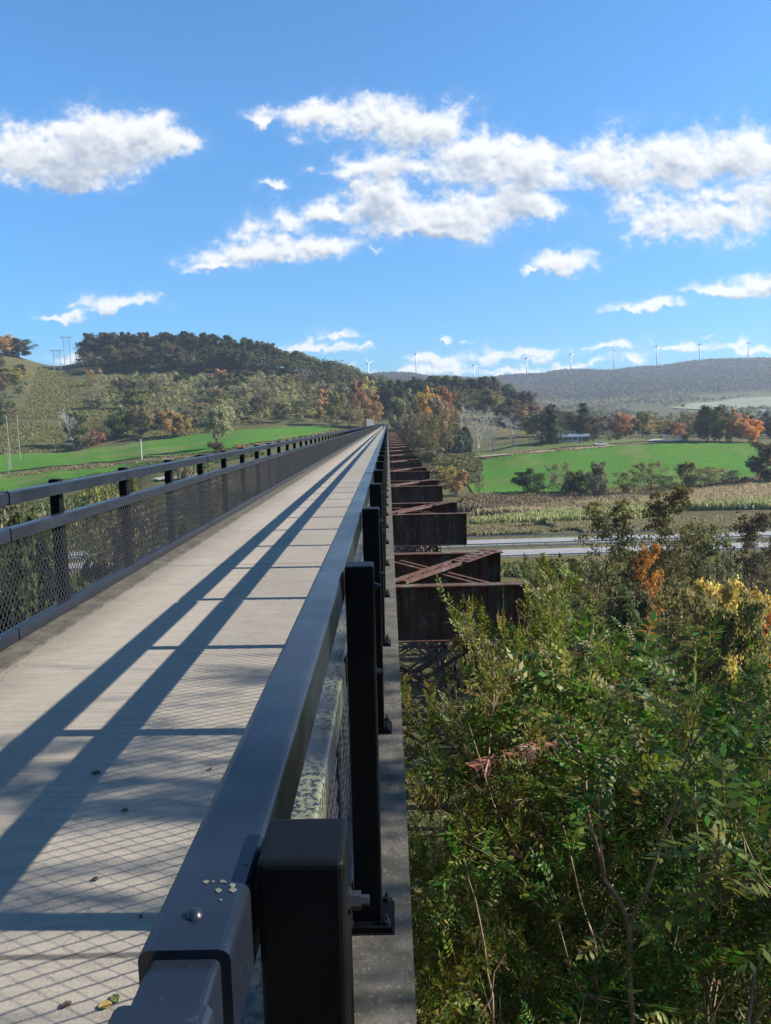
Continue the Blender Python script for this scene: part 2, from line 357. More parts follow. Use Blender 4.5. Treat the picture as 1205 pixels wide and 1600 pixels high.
def mat_leaf(name, c, var=.45, trans=.42, hue=.03, gloss=.7, spec=.15):
    m = bpy.data.materials.new(name); m.use_nodes = True; t = m.node_tree; t.nodes.clear()
    g = t.nodes.new('ShaderNodeNewGeometry'); oi = t.nodes.new('ShaderNodeObjectInfo')
    hs = t.nodes.new('ShaderNodeHueSaturation'); hs.inputs['Color'].default_value = (*c, 1)
    mr = nd(t, 'ShaderNodeMapRange'); mr.inputs[3].default_value = 1 - var; mr.inputs[4].default_value = 1 + var; t.links.new(g.outputs['Random Per Island'], mr.inputs[0])
    mo = nd(t, 'ShaderNodeMapRange'); mo.inputs[3].default_value = .72; mo.inputs[4].default_value = 1.28; t.links.new(oi.outputs['Random'], mo.inputs[0])
    t.links.new(mth('MULTIPLY', mr.outputs[0], mo.outputs[0], t), hs.inputs['Value'])
    rh = mth('FRACT', mth('MULTIPLY', g.outputs['Random Per Island'], 7.31, t), None, t); oh = mth('FRACT', mth('MULTIPLY', oi.outputs['Random'], 13.7, t), None, t)
    hm = mth('ADD', mth('MULTIPLY', mth('SUBTRACT', rh, .5, t), hue*2, t), mth('MULTIPLY', mth('SUBTRACT', oh, .5, t), hue*1.6, t), t)
    t.links.new(mth('ADD', hm, .5, t), hs.inputs['Hue'])
    p = t.nodes.new('ShaderNodeBsdfPrincipled'); p.inputs['Roughness'].default_value = gloss; p.inputs['Specular IOR Level'].default_value = spec
    tr = t.nodes.new('ShaderNodeBsdfTranslucent'); mxs = t.nodes.new('ShaderNodeMixShader'); mxs.inputs[0].default_value = trans
    t.links.new(hs.outputs[0], p.inputs['Base Color']); t.links.new(hs.outputs[0], tr.inputs[0])
    o = t.nodes.new('ShaderNodeOutputMaterial'); t.links.new(p.outputs[0], mxs.inputs[1]); t.links.new(tr.outputs[0], mxs.inputs[2]); t.links.new(mxs.outputs[0], o.inputs[0])
    return m
LEAF = {
 'dark':   mat_leaf('leaf_dark_green', (.062, .084, .030), .3),
 'deep':   mat_leaf('leaf_deep_brown', (.100, .082, .042), .3),
 'olive':  mat_leaf('leaf_olive', (.165, .155, .048), .3),
 'green':  mat_leaf('leaf_green', (.100, .145, .036), .3),
 'tan':    mat_leaf('leaf_tan', (.250, .195, .100), .3),
 'grey':   mat_leaf('leaf_grey_green', (.190, .180, .098), .3),
 'yellow': mat_leaf('leaf_yellow', (.33, .27, .065), .3),
 'gold':   mat_leaf('leaf_gold', (.46, .32, .08), .3),
 'orange': mat_leaf('leaf_orange', (.50, .235, .05), .35),
 'rust':   mat_leaf('leaf_rust', (.36, .205, .09), .3),
 'red':    mat_leaf('leaf_red', (.30, .145, .085), .3),
 'maroon': mat_leaf('leaf_maroon', (.13, .068, .055), .3),
 'spruce': mat_leaf('needle_spruce', (.034, .052, .028), .3, .05),
 'pale':   mat_leaf('leaf_pale', (.30, .28, .15), .3),
 'near':   mat_leaf('leaf_near', (.078, .128, .015), .6, .45, .05, .5, .3),
 'near2':  mat_leaf('leaf_near_yellowing', (.17, .155, .028), .5, .42, .05, .5, .3),
 'corn':   mat_leaf('leaf_corn_green', (.20, .22, .075), .3),
 'corndry':mat_leaf('leaf_corn_dry', (.46, .40, .20), .2),
 'reed':   mat_leaf('leaf_reed', (.34, .28, .17), .2),
 'scrub':  mat_leaf('leaf_scrub', (.20, .17, .07), .15),
 'ridge':  mat_leaf('leaf_ridge', (.074, .066, .044), .1, .3, .02),
}
M_BARK = simple('bark', (.10, .075, .055), .9, .4, 6)
M_BARKD = simple('bark_dark', (.045, .036, .03), .9, .4, 6)
M_BARKW = simple('bark_white', (.40, .37, .34), .9, .35, 4)
M_TWIG = simple('twig_bark', (.27, .185, .125), .8, .45, 9)

# ------------------------------------------------------------------ terrain
NEAR = [(-60, -1.5), (-20, -3.5), (0, -6.5), (8, -9.5), (20, -14.5), (40, -20), (70, -25), (110, -28.5), (150, -30)]
def V(y, v): return (y, ('v', v))
COLS = [
 (-260, NEAR + [V(300, 790), V(400, 722), V(520, 660), V(620, 608), V(760, 560), (1000, 90), (2500, 120), (3700, 120)]),
 (0,   NEAR + [(190, -29), V(300, 772), V(360, 735), V(420, 712), V(520, 650), V(620, 602), V(760, 548), (1000, 96), (2500, 120), (3700, 120)]),
 (100, NEAR + [(190, -29), V(290, 762), V(350, 730), V(430, 708), V(540, 640), V(700, 590), V(780, 571), (860, 72), (1100, 60), (2500, 110), (3700, 110)]),
 (160, NEAR + [(190, -29), V(290, 752), V(345, 727), V(440, 699), V(540, 640), V(700, 586), V(790, 560), (900, 78), (1100, 70), (2500, 110), (3700, 110)]),
 (240, NEAR + [(190, -29), V(270, 738), V(335, 718), V(450, 688), V(540, 645), V(680, 588), V(770, 556), (900, 82), (1200, 70), (2500, 110), (3700, 110)]),
 (400, NEAR + [(190, -29), V(260, 730), V(330, 702), V(470, 668), V(560, 636), V(680, 592), V(760, 566), (900, 70), (1200, 60), (2500, 110), (3700, 110)]),
 (520, NEAR + [(190, -29), V(280, 735), V(380, 690), V(480, 664), V(580, 640), V(700, 604), V(760, 592), (900, 55), (1200, 50), (2500, 110), (3700, 110)]),
 (590, NEAR + [(190, -29.5), (300, -27), (380, -18), (430, -8), (462, -.5), (490, 0), (600, 6), (720, 26), (900, 40), (1200, 50), (2200, 130), V(2700, 589), (3000, 130), (3700, 110)]),
 (622, NEAR + [(190, -29.5), (300, -28), (380, -20), (430, -9), (462, -.5), (490, 0), (600, 8), (680, 20), (900, 30), (1200, 40), (2200, 120), V(2700, 590), (3000, 130), (3700, 110)]),
 (680, NEAR + [(190, -29.5), (300, -28.5), (380, -21), (440, -14), (500, -8), (600, 12), (680, 20), (900, 22), (1200, 30), (2200, 110), V(2700, 591), (3000, 130), (3700, 110)]),
 (740, NEAR + [(190, -29.5), V(300, 775), V(400, 719), V(430, 707), (500, -11), (600, 10), (680, 18), (900, 18), (1300, 20), (2100, 80), V(2700, 590), (3000, 140), (3700, 120)]),
 (830, NEAR + [(190, -29.5), V(303, 770), V(395, 708), V(425, 694), (470, -11), (600, -4), (900, 6), (1300, 12), (2000, 55), V(2700, 588), (3000, 150), (3700, 120)]),
 (900, NEAR + [(190, -29.5), V(304, 767), V(390, 703), V(415, 690), (470, -11.5), (700, -8), (1000, 0), (1400, 8), (2000, 48), V(2700, 583), (3000, 160), (3700, 120)]),
 (1040,NEAR + [(190, -29.5), V(300, 762), V(390, 695), V(420, 687), (480, -12), (700, -9), (1000, -2), V(1400, 641), V(1900, 620), V(2700, 572), (3000, 180), (3700, 120)]),
 (1205,NEAR + [(190, -29.5), V(290, 758), V(390, 696), V(420, 688), (480, -13), (700, -10), (1000, -2), V(1400, 641), V(1900, 618), V(2700, 562), (3000, 195), (3700, 130)]),
 (1460,NEAR + [(190, -29.5), V(290, 752), V(390, 694), V(420, 686), (480, -13), (700, -10), (1000, 0), (1400, 20), (1900, 70), V(2700, 552), (3000, 205), (3700, 140)]),
]
YS = np.concatenate([np.arange(-60, 60, 3.0), np.exp(np.linspace(math.log(60), math.log(3700), 230))])
AZ = []; TAB = []
for u, prof in COLS:
    AZ.append(ray(u, 670).x)
    ys = []; zs = []
    for y, z in prof:
        ys.append(y); zs.append(at(u, z[1], y).z if isinstance(z, tuple) else z)
    zz = np.interp(YS, ys, zs)
    k = np.array([1, 2, 3, 2, 1]) / 9.0
    zp = np.pad(zz, 2, mode='edge'); zz = np.convolve(zp, k, mode='valid')
    TAB.append(zz)
AZ = np.array(AZ); TAB = np.array(TAB)
def H(x, y):
    x = np.asarray(x, float); y = np.asarray(y, float)
    a = x / np.maximum(y, 60.0)
    iy = np.interp(y, YS, np.arange(len(YS))); j = np.clip(np.floor(iy).astype(int), 0, len(YS) - 2); fy = iy - j
    ia = np.interp(a, AZ, np.arange(len(AZ))); i = np.clip(np.floor(ia).astype(int), 0, len(AZ) - 2); fa = ia - i; fa = fa * fa * (3 - 2 * fa)
    z = (TAB[i, j] * (1 - fy) + TAB[i, j + 1] * fy) * (1 - fa) + (TAB[i + 1, j] * (1 - fy) + TAB[i + 1, j + 1] * fy) * fa
    amp = np.clip((y - 100) / 600, 0, 1)
    z = z + amp * (2.2 * np.sin(x * .021 + y * .007) * np.sin(y * .013 - x * .006)) * np.where(y > 500, 1, .12)
    z = z + np.where(y > 1900, np.clip((y - 1900) / 500, 0, 1) * (6 * np.sin(x * .011 + 1) + 4 * np.sin(x * .027 + y * .01)), 0)
    return z
def hz(x, y): return float(H(x, y))
def ground_hit(u, v, y0=25, y1=3500):
    d = ray(u, v); ys = np.exp(np.linspace(math.log(y0), math.log(y1), 1500)); xs = d.x * ys; zs = CAMZ + d.z * ys
    below = np.where(zs <= H(xs, ys))[0]
    y = ys[below[0]] if len(below) else 700.0
    return Vector((d.x * y, y, hz(d.x * y, y)))

def mat_ground():
    m, t, b = newmat('ground_scrub')
    a = noise(t, .035, 8, .68); f = noise(t, .5, 7, .72); s = noise(t, .09, 6, .65, stretch=(.35, 1, 1))
    col = ramp(t, f, [(.28, (.034, .036, .015)), (.44, (.075, .070, .028)), (.58, (.12, .10, .046)), (.74, (.17, .14, .075))])
    c2 = ramp(t, s, [(.35, (.045, .055, .02)), (.55, (.095, .088, .035)), (.72, (.145, .115, .058))])
    col = mixc(t, .5, col, c2)
    col = mixc(t, mth('MULTIPLY', ramp(t, a, [(.52, (0,0,0)), (.62, (1,1,1))]), .7, t), col, (.055, .062, .024))
    t.links.new(col, b.inputs['Base Color']); b.inputs['Roughness'].default_value = 1; b.inputs['Specular IOR Level'].default_value = .1
    bump(t, b, f, .8, .6)
    return m
M_GROUND = mat_ground()
def mat_field(name, c, c2, row=0.0):
    m, t, b = newmat(name)
    n = noise(t, .022, 8, .72, dist=.6); f = noise(t, .9, 6, .75, stretch=(.12, 1, 1)); g = noise(t, .16, 7, .75)
    col = ramp(t, n, [(.40, c2), (.49, c), (.60, tuple(x*1.2 for x in c))])
    col = mixc(t, mth('MULTIPLY', ramp(t, f, [(.44, (0,0,0)), (.62, (1,1,1))]), .42, t), col, c2)
    col = mixc(t, mth('MULTIPLY', ramp(t, g, [(.50, (0,0,0)), (.68, (1,1,1))]), .55, t), col, tuple(x*.62 for x in c))
    col = mixc(t, mth('MULTIPLY', ramp(t, g, [(.30, (1,1,1)), (.42, (0,0,0))]), .30, t), col, (c[1]*.95, c[1]*1.05, c[2]*2.2))
    t.links.new(col, b.inputs['Base Color']); b.inputs['Roughness'].default_value = 1; b.inputs['Specular IOR Level'].default_value = .1
    wv = nd(t, 'ShaderNodeTexWave', wave_type='BANDS', bands_direction='Y'); wv.inputs['Scale'].default_value = .055; wv.inputs['Distortion'].default_value = 2.5; wv.inputs['Detail'].default_value = 3; wv.inputs['Detail Scale'].default_value = .6
    tcw = t.nodes.new('ShaderNodeTexCoord'); t.links.new(tcw.outputs['Object'], wv.inputs[0])
    col = mixc(t, mth('MULTIPLY', ramp(t, wv.outputs[1], [(.2, (0,0,0)), (.9, (1,1,1))]), .28, t), col, tuple(x*.66 for x in c))
    t.links.new(col, b.inputs['Base Color'])
    bump(t, b, mth('ADD', f, g, t), .7, .3)
    return m
M_CROP = mat_field('green_crop', (.046, .140, .011), (.125, .150, .040))
M_LAWN = mat_field('mown_grass', (.10, .13, .038), (.12, .115, .05))
M_PALEF = mat_field('stubble_field', (.20, .205, .13), (.17, .17, .10))
M_ROAD = simple('asphalt', (.215, .21, .205), .9, .12, .3)
M_TRACK = simple('pale_gravel', (.24, .22, .18), .95, .15, .5)

nx = 300; sx = np.linspace(-1, 1, nx); sx = np.sign(sx) * np.abs(sx) ** 1.15
gy = YS; GX = sx[None, :] * (70 + 0.98 * np.maximum(gy, 0))[:, None]; GY = np.repeat(gy[:, None], nx, 1)
GZ = H(GX, GY)
idx = np.arange(len(gy) * nx).reshape(len(gy), nx)
quads = np.stack([idx[:-1, :-1], idx[:-1, 1:], idx[1:, 1:], idx[1:, :-1]], -1).reshape(-1, 4)
link('ground', mesh_np('ground', np.stack([GX, GY, GZ], -1).reshape(-1, 3), quads, M_GROUND, smooth=True), kind='structure')

def in_poly(px_, py_, poly):
    ins = np.zeros(px_.shape, bool); n = len(poly)
    for i in range(n):
        x1, y1 = poly[i]; x2, y2 = poly[(i + 1) % n]
        c = ((y1 > py_) != (y2 > py_)) & (px_ < (x2 - x1) * (py_ - y1) / ((y2 - y1) if y2 != y1 else 1e-9) + x1)
        ins ^= c
    return ins
def ground_poly(pts): return [tuple(ground_hit(u, v).xy) for u, v in pts]
def sheet(name, poly, mat, lift, step, seed=1, rag=2.0):
    P = np.array(poly); lo = P.min(0) - step; hi = P.max(0) + step
    xs = np.arange(lo[0], hi[0], step); ys = np.arange(lo[1], hi[1], step); X, Y = np.meshgrid(xs, ys)
    wob = (fbm2(X, Y, 3, seed, .08) - .5) * rag * 2; wob2 = (fbm2(X + 99, Y, 3, seed, .08) - .5) * rag * 2
    keep = in_poly(X + wob, Y + wob2, poly)
    Z = H(X, Y) + lift; id_ = np.arange(X.size).reshape(X.shape)
    q = np.stack([id_[:-1, :-1], id_[:-1, 1:], id_[1:, 1:], id_[1:, :-1]], -1).reshape(-1, 4)
    kq = keep[:-1, :-1].ravel(); q = q[kq]
    used, inv = np.unique(q.ravel(), return_inverse=True)
    Vv = np.stack([X.ravel(), Y.ravel(), Z.ravel()], -1)[used]
    return link(name, mesh_np(name, Vv, inv.reshape(-1, 4), mat, smooth=True), kind='structure')
FIELD_R = ground_poly([(712,722),(760,717),(800,712),(900,703),(1000,697),(1100,694),(1178,694),(1290,697),(1290,735),(1205,746),(1100,758),(1000,764),(900,769),(800,774),(738,777),(722,755)])
sheet('green_field', FIELD_R, M_CROP, .45, 2.0, 5, 2.5)
LAWN = ground_poly([(690,717),(760,702),(830,692),(900,689),(1000,686),(1012,690),(960,695),(880,701),(800,709),(730,716)])
sheet('lawn', LAWN, M_LAWN, .35, 2.0, 6, 2)
FIELD_L1 = ground_poly([(-160,728),(0,713),(100,709),(150,701),(222,692),(300,681),(400,672),(515,665),(525,672),(420,690),(340,706),(270,714),(150,724),(0,739),(-160,756)])
sheet('upper_green_field', FIELD_L1, M_CROP, .45, 2.0, 7, 3)
FIELD_L2 = ground_poly([(-160,768),(0,745),(150,731),(280,718),(330,713),(330,728),(230,742),(120,756),(0,778),(-160,800)])
sheet('lower_green_field', FIELD_L2, M_CROP, .45, 2.0, 8, 3)
PALE = ground_poly([(1045,638),(1090,630),(1205,620.5),(1330,614),(1330,640),(1205,642),(1110,643)])
sheet('pale_field', PALE, M_PALEF, 1.5, 8.0, 9, 8)

def strip(name, line, half, mat, lift, kind='structure', z=None):
    V_, F_l = [], []
    n = len(line)
    for i, p in enumerate(line):
        p = Vector(p); d = (Vector(line[min(i+1, n-1)]) - Vector(line[max(i-1, 0)])).normalized(); s = Vector((-d.y, d.x)) * half
        for q in (p + s, p, p - s):
            V_.append((q.x, q.y, (hz(q.x, q.y) if z is None else z) + lift))
        if i: b = i*3; F_l += [(b-3, b-2, b+1, b), (b-2, b-1, b+2, b+1)]
    return link(name, mesh_np(name, V_, F_l, mat), kind=kind)
# divided highway crossing the valley under the bridge
ROAD_A = (36.0, at(800, 868, 172).y)
def road_y(x): return 168.0 + .05 * (x - 25)
HWZ = -28.9
RX = np.arange(-190, 330, 10.0)
def hw_line(off): return [(x, road_y(x) + off) for x in RX]
mb = MB()
for i in range(len(RX) - 1):                                         # road bed, a low bank with sloping sides
    x0, x1 = RX[i], RX[i+1]; prof = [(-14, -3), (-7, 0), (23, 0), (30, -3)]
    for (o0, z0), (o1, z1) in zip(prof[:-1], prof[1:]):
        mb.add([(x0, road_y(x0)+o0, HWZ+z0), (x1, road_y(x1)+o0, HWZ+z0), (x1, road_y(x1)+o1, HWZ+z1), (x0, road_y(x0)+o1, HWZ+z1)], [(0,1,2,3)])
mb.build('road_verge', mat_field('verge_grass', (.12, .105, .045), (.085, .08, .033)), kind='structure')
strip('road', hw_line(0), 4.7, M_ROAD, .06, z=HWZ); strip('road', hw_line(16.0), 4.4, M_ROAD, .06, z=HWZ)
M_LINE = simple('road_paint', (.40, .39, .36), .8, .05, 1)
for off in (0, 16.0):
    for e in (-4.2, 4.2): strip('road_markings', hw_line(off + e), .07, M_LINE, .075, z=HWZ)
M_GALV = simple('galvanised_steel', (.20, .21, .22), .5, .15, 1, metal=.5)
GR_LAB = ['long galvanised guardrail on the near edge of the highway', 'galvanised guardrail along the near side of the highway median',
          'galvanised guardrail along the far side of the highway median', 'long galvanised guardrail on the far edge of the highway']
for k, off in enumerate((-6.2, 5.8, 10.2, 22.3)):
    g = empty('guardrail', (0, road_y(0) + off, HWZ), label=GR_LAB[k], cat='guardrail', group='guardrails along the highway')
    mb = MB()
    a = -180; 
    for x in np.arange(-180, 320, 10.0):
        mb.beam((x, .05*x, .62), (x+10, .05*(x+10), .62), .07, .32)
    mb.build('rail_beam', M_GALV, g)
    posts = MB().box(-.08, .08, .05, .2, -.6, .8).mesh('guardrail_post', M_GALV)
    for x in np.arange(2, 150, 4.0):
        link('post', posts, g, (x, .05*x, 0))
strip('track', [tuple(ground_hit(u, v).xy) for u, v in ((245,752),(255,750),(285,748),(330,744),(350,741))], 2.2, M_TRACK, .7)
strip('track', [tuple(ground_hit(u, v).xy) for u, v in ((235,722),(262,719),(300,716),(340,712))], 2.5, M_TRACK, .7)
strip('track', [tuple(ground_hit(u, v).xy) for u, v in ((660,721),(720,718),(800,711),(900,703),(960,698))], 1.6, simple('dry_grass_edge', (.27, .23, .14), 1, .25, .4), .7)
strip('side_road', [tuple(ground_hit(u, v).xy) for u, v in ((1030,687),(1020,690),(1040,690.5),(1075,689))], 3.4, M_TRACK, .55)

# ------------------------------------------------------------------ the bridge
Y0, Y1 = -3.0, 462.0
br = empty('footbridge', (0, 0, 0), label='long straight concrete walkway deck carried over the valley', cat='bridge')
mb = MB(); 
mb.box(-2.62, -.30, Y0, Y1, -.30, 0.0)
mb.build('deck_slab', M_DECK, br)
for a, b in ((-3.07, -2.635), (-.285, .042)):
    MB().box(a, b, Y0, Y1, -.30, .012).build('edge_beam', M_EDGE, br)
for x in (-2.5, -.75):
    mb = MB(); mb.box(x-.02, x+.02, Y0, Y1, -3.5, -.34); mb.box(x-.2, x+.2, Y0, Y1, -.339, -.302); mb.box(x-.2, x+.2, Y0, Y1, -3.535, -3.502)
    mb.build('main_girder', M_RUST, br)

def prism_profile(x0, x1, z0, z1, y0, y1, mbx, r=.010):
    # square tube with rounded corners running along y
    pr = []
    for cx, cz, a0 in ((x1-r, z0+r, -90), (x1-r, z1-r, 0), (x0+r, z1-r, 90), (x0+r, z0+r, 180)):
        for k in range(4):
            t = math.radians(a0 + 30*k); pr.append((cx + r*math.cos(t), cz + r*math.sin(t)))
    n = len(pr); vs = [(x, y0, z) for x, z in pr] + [(x, y1, z) for x, z in pr]
    mbx.add(vs, [(k, k+n, (k+1) % n + n, (k+1) % n) for k in range(n)] + [tuple(range(n)), tuple(range(n, 2*n))[::-1]])
POST_W = .087
def railing(name, label, inner, sgn, first, pitch_):
    """sgn +1: posts stand on the +x side of the rails (right railing)."""
    r = empty(name, (0, 0, 0), label=label, cat='railing')
    def xs(a, b): return (inner + a, inner + b) if sgn > 0 else (inner - b, inner - a)
    rails = {}
    joints = [.555] if sgn > 0 else [5.42]
    while joints[-1] < Y1 - 6.2: joints.append(joints[-1] + 6.1)
    for nm, z0, z1, mat, gap in (('top_rail', 1.055, 1.155, M_RAIL, .03), ('middle_rail', .785, .885, M_MIDR if sgn > 0 else M_RAIL, .01), ('bottom_rail', .035, .125, M_RAIL, .008)):
        mb = MB(); a, b = xs(0, .08)
        edges = [Y0] + joints + [Y1]
        for e0, e1 in zip(edges[:-1], edges[1:]):
            prism_profile(a, b, z0, z1, e0 + gap, e1 - gap, mb)
        o = mb.build(nm, mat, r, smooth=False); rails[nm] = o
        mb = MB(); prism_profile(a+.009, b-.009, z0+.009, z1-.009, -.12, .12, mb, .006); sm_ = mb.mesh('joint_sleeve', M_RAIL)
        for j in joints[:16]: link('joint_sleeve', sm_, o, (0, j, 0))
    # domed bolt heads on the top rail, two to a joint
    bme = MB().lathe([(0, .0058), (.003, .0055), (.0055, .004), (.0074, .0015), (.0082, 0), (.0082, -.002)], 18).mesh('bolt_head', M_RAIL, True)
    for j in joints[:6]:
        link('bolt_head', bme, rails['top_rail'], ((inner + .038*sgn), j + .075, 1.1555))
    # woven wire mesh between the lower rails
    mb_v = []; mb_f = []; a, b = xs(.03, .05); xm = (a + b) / 2; zb, zt = .10, .80
    def wires(y0, y1, py, pz, rad, n):
        slope = py / pz; h = zt - zb; run = h * slope
        k0 = int(math.floor((y0 - run) / py)); k1 = int(math.ceil(y1 / py))
        for sgn_ in (1, -1):
            for k in range(k0, k1 + 1):
                ya = k * py if sgn_ > 0 else k * py + run
                yb = ya + run * sgn_
                # clip to [y0, y1]
                za_, zb_ = zb, zt; A, B = ya, yb
                def clipy(A, za, B, zbb, lim, keep_gt):
                    return A + 0, za
                tA, tB = 0.0, 1.0; d = B - A
                t0 = (y0 - A) / d; t1 = (y1 - A) / d
                if t0 > t1: t0, t1 = t1, t0
                tA = max(tA, t0); tB = min(tB, t1)
                if tB - tA < 1e-3: continue
                nseg = 1 if n == 3 and rad > .003 else max(1, int(round((tB - tA) * h / (pz / 2))))
                base = len(mb_v)
                for i in range(nseg + 1):
                    t = tA + (tB - tA) * i / nseg; yy = A + d * t; z = zb + h * t
                    wig = (.0035 * math.cos(math.pi * i)) * sgn_ if nseg > 1 else 0
                    for q in range(n):
                        an = 2*math.pi*q/n; mb_v.append((xm + wig + rad*math.cos(an), yy + rad*math.sin(an)*.75, z + rad*math.sin(an)*.66))
                for i in range(nseg):
                    for q in range(n): mb_f.append((base+i*n+q, base+i*n+(q+1) % n, base+(i+1)*n+(q+1) % n, base+(i+1)*n+q))
    wr = .0027 if sgn > 0 else .0042
    wires(Y0, 12, .060, .076, wr, 4); wires(12, 45, .060, .076, wr*1.03, 3); wires(45, 130, .12, .152, wr*2.1, 3); wires(130, Y1 - 2, .36, .456, wr*6, 3)
    link('mesh_panel', mesh_np('mesh_panel', mb_v, np.array([f for f in mb_f], np.int32), M_WIRE), r)
    # posts
    a, b = xs(.086, .086 + POST_W)
    mb = MB(); pm = MB().box(a, b, -POST_W/2, POST_W/2, .030, 1.175)
    pme = pm.mesh('post', M_POST_SHADE); xc = (a + b) / 2
    bp = MB().box(xc-.075, xc+.075, -.075, .075, .012, .032); bp.box(xc-.083, xc+.083, -.083, .083, .004, .014)
    bpm = bp.mesh('base_plate', M_POST_SHADE)
    nutm = MB().lathe([(0, .030), (.005, .030), (.005, .014), (.011, .014), (.011, 0)], 6).mesh('anchor_bolt', M_BOLT)
    so = b if sgn > 0 else a
    blm = MB().lathe([(r_, zz*sgn) for r_, zz in [(.013, 0), (.013, .003), (.0095, .003), (.0095, .013), (.0055, .013), (.0055, .022), (0, .022)]], 6, axis=0).mesh('rail_bolt', M_BOLT)
    n = int((Y1 - first) / pitch_); far = MB()
    for k in range(n):
        y = first + k * pitch_
        if k < 99:
            p = link('post', pme, r, (0, y, 0))
            m_ = p.modifiers.new('bevel', 'BEVEL'); m_.width = .007; m_.segments = 3
            if k < 24:
                link('base_plate', bpm, p)
                for z in (1.105, .835): link('rail_bolt', blm, p, (so, 0, z))
                for dx in (-.058, .058):
                    if k < 12:
                        for dy in (-.058, .058): link('anchor_bolt', nutm, p, (xc + dx, dy, .032))
        else: far.box(a, b, y - POST_W/2, y + POST_W/2, 0.012, 1.175)
    far.build('distant_posts', M_POST_SHADE, r, kind='stuff')
    # rail brackets between post and rails
    return r, rails
RR, rails_r = railing('right_railing', 'dark steel railing close up along the right edge of the walkway', -.225, 1, .72, 1.50)
RL, rails_l = railing('left_railing', 'dark steel railing with mesh on the left side of the walkway', -2.81, -1, 6.5 - 3*1.68, 1.68)
RR.name = 'railing'; RL.name = 'railing'
# lichen discs on the near rail top
mb = MB(); rl = random.Random(5)
for (u, v, w) in ((322,1378,9),(333,1377,5),(347,1377,8),(363,1383,11),(341,1391,10),(364,1390,13),(384,1349,8),(345,1406,4),(352,1378,4)):
    d = ray(u, v); y = (1.1555 - CAMZ) / d.z; rad = w / FPX * .72 * .5
    pts = [(rad*(1+.25*rl.uniform(-1, 1))*math.cos(k*.7), rad*(1+.25*rl.uniform(-1, 1))*math.sin(k*.7)*1.0) for k in range(9)]
    c = (d.x*y, y); mb = MB()
    mb.add([(c[0]+a, c[1]+b, 1.1554) for a, b in pts] + [(c[0]+a*.9, c[1]+b*.9, 1.1559) for a, b in pts], [tuple(range(9, 18))] + [(k, (k+1) % 9, (k+1) % 9+9, k+9) for k in range(9)])
    mb.build('lichen_patch', M_LICH, rails_r['top_rail'])

# pale screen on the left railing far along
y_s = 106.0
sc_ = empty('screen_fence', (-3.02, y_s, 0), label='pale upright screen fence beside the left railing, far along the bridge above the highway', cat='fence')
M_SHEET = simple('pale_sheet', (.09, .095, .10), .55, .12, 2)
for k in range(16):
    MB().box(-.02, .0, k*3.4 + .05, k*3.4 + 3.35, .95, 2.28).build('sheet', M_SHEET, sc_)
    MB().box(-.10, -.021, k*3.4 - .04, k*3.4 + .04, -.1, 2.34).build('post', M_POST_SHADE, sc_)

# rusted towers: two deep cross girders on braced legs, every 18.3 m
GT = -3.54; GD = 1.78; XR = 4.40; XL = -6.6
def tower_parts(detail):
    out = []
    for yb in (0.0, 5.75):
        w = MB(); w.box(XL, XR-.12, yb-.012, yb+.012, GT-GD+.03, GT-.03); out.append(('girder_web', w, None))
        fl = MB(); fl.box(XL, XR, yb-.2, yb+.2, GT-.029, GT+.012); out.append(('top_flange', fl, None))
        fb = MB(); fb.box(XL, XR-.12, yb-.2, yb+.2, GT-GD-.012, GT-GD+.029); out.append(('bottom_flange', fb, None))
        if detail:
            for i, x in enumerate([.35, 1.25, 1.62, 2.55, 3.05, 3.55, 3.98] + [-5.8, -4.6, -3.2, -1.4]):
                st = MB(); st.beam((x, yb-.055, GT-GD+.03), (x, yb-.055, GT-.03), .022, .085, up=(0, 1, 0)); st.beam((x+.05, yb-.018, GT-GD+.03), (x+.05, yb-.018, GT-.03), .09, .012, up=(0, 1, 0))
                out.append(('stiffener', st, None))
            st = MB(); st.box(XR-.119, XR-.10, yb-.19, yb+.19, GT-GD, GT-.031); out.append(('end_plate', st, None))
            rv = MB()
            for i in range(54):
                x = .1 + i*.08
                if x > XR-.05: break
                for s in (-.14, .14): rv.lathe([(0, .016), (.014, .009), (.018, 0)], 6, (x, yb+s, GT+.012))
            out.append(('rivets', rv, 'top_flange'))
    return out
